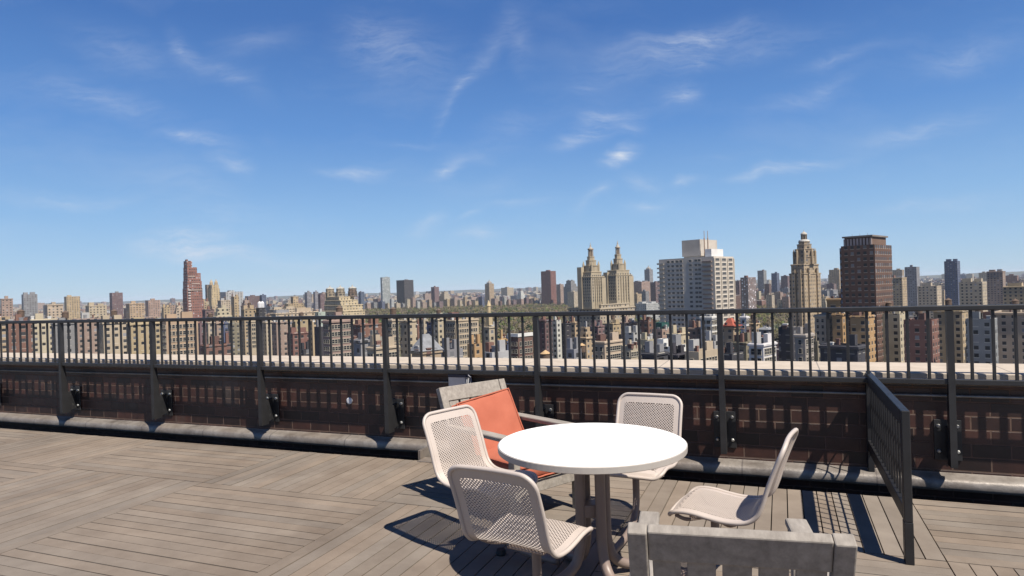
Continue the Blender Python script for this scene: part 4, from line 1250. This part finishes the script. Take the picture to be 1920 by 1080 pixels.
B('small bright orange block left of the white rimmed brick block', 931, 949, 635, 305, 'orange')
B('narrow blue grey block beside the small bright orange block', 944, 958, 640, 330, 'blue')
crown(WB('brick block with a white rimmed roof left of the third tall post', 953, 999, 632, 300, 'brown', 5, 3, 4, asp=1.5, roof=2, bulk=1), 'white_rim')
B('low rooftops left of the third tall post at the coping', 905, 955, 661, 215, 'lgrey', asp=1.7, roof=1, bulk=2)
B('tall dark brown block just right of the third tall post', 1007, 1035, 599, 420, (.16, .10, .10), ww=.35)
B('white and pale green striped block right of the dark brown block', 1034, 1052, 600, 430, (.62, .62, .58), tank=1)
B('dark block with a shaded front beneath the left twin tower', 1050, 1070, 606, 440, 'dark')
B('tan narrow block at the foot of the left twin tower', 1068, 1086, 603, 470, 'tan', chim=1)
B('tan stepped block before the base of the twin towers', 1082, 1112, 614, 420, 'tan', step=3)
B('plum block before the base of the twin towers', 1106, 1133, 611, 450, 'plum', bulk=2)
B('grey slate roofed house near the orange capped water tank', 1060, 1090, 655, 240, 'grey', bulk=2)
B('tan block under the right twin tower', 1130, 1168, 606, 480, 'tan', asp=1.3, tank=1)
B('red and tan block right of the twin towers base', 1164, 1194, 604, 470, 'pink', bulk=2)
WB('cream facade with paired windows behind the round table', 1112, 1168, 640, 265, 'yel', 8, 2, 4, asp=2.1, roof=1)
WB('cream house with bay windows beside the paired window facade', 1164, 1196, 649, 255, 'pale', 4, 2, 3, roof=2)
WB('yellow facade with small windows left of the dark garage walls', 1194, 1228, 637, 280, 'yel', 5, 2, 4, roof=1)
B('grey flat block peeping above the cream house', 1168, 1202, 624, 340, 'lgrey', bulk=2, roof=2)
B('red brick block left of the green penthouse', 1200, 1226, 600, 400, 'red', chim=1)
crown(B('tan block carrying a dark green penthouse', 1222, 1258, 617, 375, 'pink', bulk=0, asp=1.3), 'green')
B('white low building right of the yellow facade', 1226, 1286, 650, 260, 'white', asp=1.5, roof=2, bulk=2)
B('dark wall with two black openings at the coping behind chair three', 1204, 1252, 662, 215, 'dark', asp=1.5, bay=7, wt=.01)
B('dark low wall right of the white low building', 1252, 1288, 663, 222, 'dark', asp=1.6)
B('pale house row beneath the white slab tower', 1250, 1292, 625, 355, 'pale', asp=1.5, bulk=2)
B('tan house with red brown roofs under the white slab tower', 1288, 1318, 614, 370, 'pink', bulk=2, chim=1)
WB('cream low house left of the fourth tall post', 1284, 1346, 660, 215, 'yel', 6, 1, 2, asp=2.4, roof=0)
WB('white block with balcony bands left of the fourth tall post', 1313, 1346, 593, 360, 'white', 4, 2, 6, roof=2, ww=2.2)
B('grey house roofs behind the fourth tall post', 1320, 1350, 640, 270, 'lgrey', bulk=2, roof=1)
crown(B('tan house under a red tiled roof right of the fourth tall post', 1354, 1386, 612, 335, 'tan', bulk=0), 'awning')
WB('slim white block right of the red tiled roof', 1388, 1404, 593, 385, 'white', 3, 1, 6, roof=2)
B('dark low block right of the fourth tall post at the coping', 1348, 1394, 663, 205, 'dark', asp=1.7, bulk=1)
B('grey house with pale chimneys above the dark low block', 1372, 1412, 641, 265, 'olive', bulk=2, chim=2)
crown(B('house with a steep grey slate roof left of the dark plum block', 1422, 1450, 618, 360, 'grey', bulk=0), 'hip')
B('tan house left of the steep grey slate roof', 1402, 1424, 606, 420, 'tan', tank=1)
WB('white house with a bold row of dark windows, fourth bay right side', 1404, 1455, 644, 235, 'white', 5, 2, 3, asp=1.9, roof=0, ww=1.4, wh=2.0, cornice=.4)
B('dark plum tall block right of the white house', 1459, 1493, 613, 270, 'dark', asp=.6, roof=0)
WB('grey brick block with four window columns right of the plum block', 1490, 1525, 626, 250, (.36, .32, .29), 4, 1, 6, asp=2.0, roof=0)
B('narrow grey brown block right of the four window column block', 1522, 1537, 640, 260, 'olive')
WB('pale block with window columns below the domed tower', 1527, 1562, 590, 355, 'pale', 5, 2, 7, asp=1.8)
B('orange sunlit block left of the right edge', 1560, 1586, 588, 335, 'orange', cornice=.4)
B('second orange sunlit block at the right photo edge', 1594, 1640, 592, 315, 'orange', asp=1.4)
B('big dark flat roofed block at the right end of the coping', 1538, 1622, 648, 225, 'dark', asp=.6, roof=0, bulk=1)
# beyond the photo's left and right edges
LX = [(-40, 20, 596, 380, 'tan', 'wide tan block at the far left end of the city'), (10, 60, 604, 330, 'red', 'red block near the far left end of the railing'), (52, 104, 599, 400, 'pale', 'pale block left of the grey one near the far left'),
      (96, 142, 606, 340, 'grey', 'grey block between a pale and a pink one at left'), (136, 190, 598, 420, 'pink', 'pink block in the middle of the left railing bays'), (184, 236, 603, 350, 'yel', 'yellow block two along from the big tan brick block'),
      (230, 305, 606, 380, 'tan', 'tan block adjoining the left of the big tan brick block'), (0, 24, 560, 900, 'pink', 'pink tower at the far left of the skyline'), (40, 70, 552, 1200, 'grey', 'grey tower near the far left of the skyline'),
      (84, 118, 571, 800, 'yel', 'low yellow block on the left skyline'), (120, 150, 556, 1300, 'tan', 'tan tower on the left skyline'), (160, 200, 573, 900, 'pale', 'low pale block on the left skyline'),
      (205, 230, 549, 1500, 'plum', 'plum tower on the left skyline'), (236, 270, 569, 1000, 'tan', 'low tan block left of the photo edge on the skyline'), (272, 300, 563, 1300, 'pink', 'pink block nearest the left photo edge on the skyline')]
for (a, b, y, D, c, l) in LX: B(l, a, b, y, D, c, tank=1 if D < 360 else 0)
RX = [(1660, 1700, 520, 900, 'tan', 'tan tower right of the brown edge tower'), (1696, 1724, 500, 1300, 'grey', 'grey tower well right of the brown edge tower'), (1720, 1765, 536, 800, 'pale', 'pale block on the right skyline'),
      (1770, 1800, 489, 1200, 'blue', 'blue tower on the right skyline'), (1798, 1850, 528, 700, 'yel', 'yellow block on the right skyline'), (1850, 1885, 508, 1000, 'pink', 'pink tower on the right skyline'),
      (1880, 1960, 536, 600, 'tan', 'wide tan block at the far right end of the skyline'), (1640, 1700, 588, 330, 'pale', 'pale block behind the right railing bays'), (1694, 1760, 600, 300, 'red', 'red block behind the right railing bays'),
      (1750, 1815, 582, 340, 'tan', 'tan block behind the right railing bays'), (1810, 1870, 598, 280, 'grey', 'grey block behind the right railing bays'), (1862, 1960, 585, 320, 'yel', 'yellow block at the far right end of the railing')]
for (a, b, y, D, c, l) in RX: B(l, a, b, y, D, c, tank=1 if D < 360 else 0)

# free-standing water tanks
def tank_thing(x, yt, D, r, h, label, cone=True):
    u, _ = px(x, yt); zt = zat(x, yt, D)
    t = empty('water_tank', (u * D, D, zt - h - r * .75 - 3), TH, label, 'water tank', 'rooftop water tanks')
    bm = bmesh.new(); lathe(bm, [(r, 3), (r * 1.02, 3 + h)], 0, 0, 16); obj('barrel', bm, M_tank if cone else M_wall, t, color=COL['grey'])
    bm = bmesh.new(); lathe(bm, [(r * 1.15, 3 + h + .004), (.06, 3 + h + r * .75)], 0, 0, 16); obj('cone_roof', bm, M_cone if cone else M_tank, t)
    bm = bmesh.new()
    for q in range(4):
        cx, cy = r * .6 * math.cos(q * 1.571 + .78), r * .6 * math.sin(q * 1.571 + .78); box(bm, cx - .15, cy - .15, -16, cx + .15, cy + .15, 2.99)
    obj('stand', bm, M_black, t)
tank_thing(1022.5, 656, 215, 1.6, 2.0, 'wooden water tank with an orange cone roof right of the third tall post')
tank_thing(1091, 643, 260, 1.3, 2.6, 'small dark water tank with an orange cone roof behind the round table')
tank_thing(848, 637, 255, 1.2, 3.2, 'dark slim water tank in front of the wide yellow building', False)

# the row of blocks along the far park edge
r5 = random.Random(5)
names = ['tan', 'pale', 'yel', 'grey', 'plum', 'pink', 'blue', 'lgrey', 'brown']
x = 684.0; k = 0
words = dict(tan='tan', pale='pale', yel='yellowish', grey='grey', plum='plum coloured', pink='pinkish', blue='blue grey', lgrey='light grey', brown='brown')
marks = [(722, 'the grey glass tower'), (759, 'the broad dark slab'), (815, 'the dark tower with the tan side'), (917, 'the pointed crown tower'), (976, 'the bright white block'), (1028, 'the tall brown tower')]
seen = {}
while x < 1082:
    w = r5.uniform(7, 14); c = r5.choice(names); y = 566 + (x - 684) / 400 * -9 + r5.uniform(-6, 5)
    m = min(marks, key=lambda q: abs(q[0] - x)); side = 'left' if x + w / 2 < m[0] else 'right'
    key = (m[1], side); seen[key] = seen.get(key, 0) + 1
    hgt = 'low' if y > 562 - (x - 684) / 44 else 'taller'
    B(f"{words[c]} block, {('', 'first', 'second', 'third', 'fourth', 'fifth', 'sixth', 'seventh')[min(seen[key], 7)]} {side} of {m[1]}, park edge", x, x + w, y, 2560 + r5.uniform(-25, 25), c, single=True, bulk=1,
      asp=r5.uniform(.5, 1.1), name='park_edge_block', group='blocks along the far park edge', bay=5, ww=.4, wt=.045)
    x += w + r5.choice((-1, 0, 0, 1.5)); k += 1

# ---------------------------------------------------------------- masses: distant city, filler blocks, park
def mass(name, n, urange, drange, hrange, seed, tall=.03, wr=(14, 45), avoid=None, pal=None):
    r = random.Random(seed); bm = bmesh.new(); tone = bm.loops.layers.float_color.new('tone')
    pal = pal or ['tan', 'pale', 'yel', 'pink', 'red', 'grey', 'plum', 'lgrey', 'tan', 'pale', 'brown', 'blue']
    for _ in range(n):
        D = math.sqrt(r.uniform(drange[0] ** 2, drange[1] ** 2)); u = r.uniform(*urange)
        if avoid and avoid(u * F + 960, D): continue
        h = r.uniform(*hrange) * (1 + (1.0 if r.random() < tall else 0))
        w, d = r.uniform(*wr), r.uniform(*wr)
        c = COL[r.choice(pal)]; j = r.uniform(.85, 1.15)
        M = Matrix.Translation((u * D, D, GZ)) @ Matrix.Rotation(TH, 4, 'Z')
        fs = box(bm, 0, 0, 0, w, d, h, 0, False, M)
        fs += box(bm, w * .3, d * .3, h + .01, w * .6, d * .65, h + r.uniform(2, 5), 0, False, M)
        for i, f in enumerate(fs):
            roof = i % 5 == 0
            cc = r.choice(((.10, .10, .10), (.22, .21, .21), (.30, .29, .28), (.42, .41, .40), (.16, .13, .11))) if roof else tuple(q * j * ALB for q in c)
            for lp in f.loops: lp[tone] = (*cc, 1)
    o = obj(name, bm, M_mass); o['kind'] = 'stuff'
    return tag(o)
def in_park(x, D): return 655 < x < 1245 and D < 2660 or 1370 < x < 1490 and 600 < D < 1350 or 425 < x < 570 and 380 < D < 760
tag(mass('distant_city', 5200, (-1.1, 1.1), (2650, 9500), (16, 42), 21, .03, (18, 60)), 'hazy carpet of low buildings spreading beyond the park to the horizon', 'city')
tag(mass('left_city_blocks', 900, (-1.1, -.24), (820, 2700), (24, 46), 22, .03, (14, 40)), 'crowded tan and pink rooftops between the left towers', 'city')
tag(mass('right_city_blocks', 700, (.23, 1.1), (1450, 2700), (24, 52), 23, .05, (14, 36)), 'crowded rooftops between the white slab tower and the right edge', 'city')
tag(mass('near_rooftops', 3200, (-1.1, 1.1), (240, 880), (13, 27), 24, .0, (7, 17), in_park), 'jumble of row house roofs seen through the balusters', 'city')

def mat_leaf():
    m, t, b = newmat('spring foliage')
    a = t.nodes.new('ShaderNodeAttribute'); a.attribute_name = 'tone'
    t.links.new(a.outputs['Color'], b.inputs['Base Color']); b.inputs['Roughness'].default_value = .8; b.inputs['Specular IOR Level'].default_value = .1
    return m
M_leaf = mat_leaf()
def trees(name, n, spots, seed, nq=22):
    r = random.Random(seed); bm = bmesh.new(); tone = bm.loops.layers.float_color.new('tone')
    for (x, y, h, rad) in spots(r, n):
        kind = r.random()
        c = (.098, .088, .040) if kind < .35 else (.105, .083, .055) if kind < .64 else (.085, .070, .052) if kind < .84 else (.066, .080, .026) if kind < .94 else (.022, .038, .018)
        q = r.uniform(.8, 1.2)
        for _ in range(nq):
            v = Vector((r.gauss(0, 1), r.gauss(0, 1), r.gauss(0, 1))).normalized() * r.uniform(.35, 1.0)
            p = Vector((x + v.x * rad, y + v.y * rad, GZ + h - rad * .9 + v.z * rad * .85))
            s = rad * r.uniform(.16, .36)
            a = Vector((r.gauss(0, 1), r.gauss(0, 1), r.gauss(0, 1))).normalized(); b = a.orthogonal().normalized()
            f = bm.faces.new([bm.verts.new(p + a * s), bm.verts.new(p + b * s), bm.verts.new(p - a * s * .9), bm.verts.new(p - b * s * 1.1)])
            w = r.uniform(.8, 1.25) * q
            for lp in f.loops: lp[tone] = (c[0] * w, c[1] * w, c[2] * w, 1)
        f = bm.faces.new([bm.verts.new((x - .3, y, GZ)), bm.verts.new((x + .3, y, GZ)), bm.verts.new((x + .2, y + .2, GZ + h * .6)), bm.verts.new((x - .2, y + .2, GZ + h * .6))])
        for lp in f.loops: lp[tone] = (.06, .05, .04, 1)
    o = obj(name, bm, M_leaf); o['kind'] = 'stuff'; return o
def park_spots(r, n):
    out = []
    while len(out) < n:
        D = math.sqrt(r.uniform(760 ** 2, 2600 ** 2)); u = r.uniform(-.27, .46)
        X = u * F + 960
        if not in_park(X, D) and not (1235 < X < 1490 and 900 < D < 1800): continue
        if 765 < X < 880 and 1760 < D < 2120: continue        # the water
        if mnoise.noise((u * D / 130, D / 130, 4)) > .42: continue      # lawns
        out.append((u * D, D, r.uniform(13, 22), r.uniform(4.6, 8.2)))
    return out
def square_spots(r, n):
    out = []
    for _ in range(n):
        D = r.uniform(400, 740); X = r.uniform(432, 566)
        out.append(((X - 960) / F * D, D, r.uniform(8, 15), r.uniform(2.6, 5)))
    return out
tag(trees('park_trees', 5200, park_spots, 31), 'olive and brown early spring woodland filling the park', 'trees')
tag(trees('square_trees', 150, square_spots, 32, 60), 'budding trees on the green square behind the left railing bays', 'trees')

# ground, park lawn, water, hills
def mat_ground():
    m, t, b = newmat('city ground')
    f = noise_tex(t, .01, 6, ocoord(t)); t.links.new(ramp(t, f, [(.35, (.06, .06, .06)), (.65, (.13, .12, .11))]), b.inputs['Base Color']); b.inputs['Roughness'].default_value = .9
    return m
def mat_lawn():
    m, t, b = newmat('park lawn')
    f = noise_tex(t, .02, 6, ocoord(t)); t.links.new(ramp(t, f, [(.35, (.075, .078, .030)), (.65, (.12, .115, .055))]), b.inputs['Base Color']); b.inputs['Roughness'].default_value = .9
    return m
bm = bmesh.new(); S_ = 16000
bm.faces.new([bm.verts.new(c) for c in ((-S_, -S_, GZ), (S_, -S_, GZ), (S_, S_, GZ), (-S_, S_, GZ))])
obj('ground', bm, mat_ground())['kind'] = 'structure'
def sheet(name, pts, z, m):
    bm = bmesh.new(); bm.faces.new([bm.verts.new(((x - 960) / F * D, D, z)) for x, D in pts]); o = obj(name, bm, m); o['kind'] = 'structure'; return o
ML = mat_lawn()
sheet('park_lawn', [(640, 750), (1250, 750), (1250, 2650), (640, 2650)], GZ + .06, ML)
sheet('square_lawn', [(425, 385), (572, 385), (572, 760), (425, 760)], GZ + .06, ML)
sheet('right_lawn', [(1252, 900), (1490, 900), (1490, 1800), (1252, 1800)], GZ + .06, ML)
mw, t_, b_ = newmat('park water'); b_.inputs['Base Color'].default_value = (.05, .07, .08, 1); b_.inputs['Roughness'].default_value = .12
sheet('pond_water', [(765, 1760), (880, 1760), (880, 2120), (765, 2120)], GZ + .12, mw)
bm = bmesh.new(); rows = []
for k in range(121):
    an = R(-52 + 104 * k / 120); 
    hh = GZ + 62 + 30 * mnoise.noise((k * .13, 3, 1)) + 12 * mnoise.noise((k * .6, 1, 1)) + 22 * max(0, math.sin(an * 1.3 + .5))
    rows.append([bm.verts.new((d * math.sin(an), d * math.cos(an), z)) for d, z in ((11000, GZ - 1), (12000, hh), (13500, GZ - 1))])
for a, b in zip(rows, rows[1:]):
    for i in range(2): bm.faces.new((a[i], a[i + 1], b[i + 1], b[i]))
bmesh.ops.recalc_face_normals(bm, faces=bm.faces[:])
obj('hills', bm, plain('wooded hills', (.07, .075, .05), .9, 0, .3, .002), smooth=True)['kind'] = 'structure'

# spring haze over the city
HAZE = True
if HAZE:
    bm = bmesh.new(); box(bm, -17000, -17000, GZ - 1, 17000, 17000, 62)
    m = bpy.data.materials.new('haze air'); m.use_nodes = True; t = m.node_tree; t.nodes.clear()
    pv = N(t, 'ShaderNodeVolumePrincipled'); pv.inputs['Color'].default_value = (.80, .88, 1.0, 1); pv.inputs['Density'].default_value = 3.6e-5; pv.inputs['Anisotropy'].default_value = .0
    ou = N(t, 'ShaderNodeOutputMaterial'); t.links.new(pv.outputs[0], ou.inputs['Volume'])
    o = obj('haze', bm, m); o['kind'] = 'stuff'
    tag(o, 'thin pale spring haze over the city', 'haze')
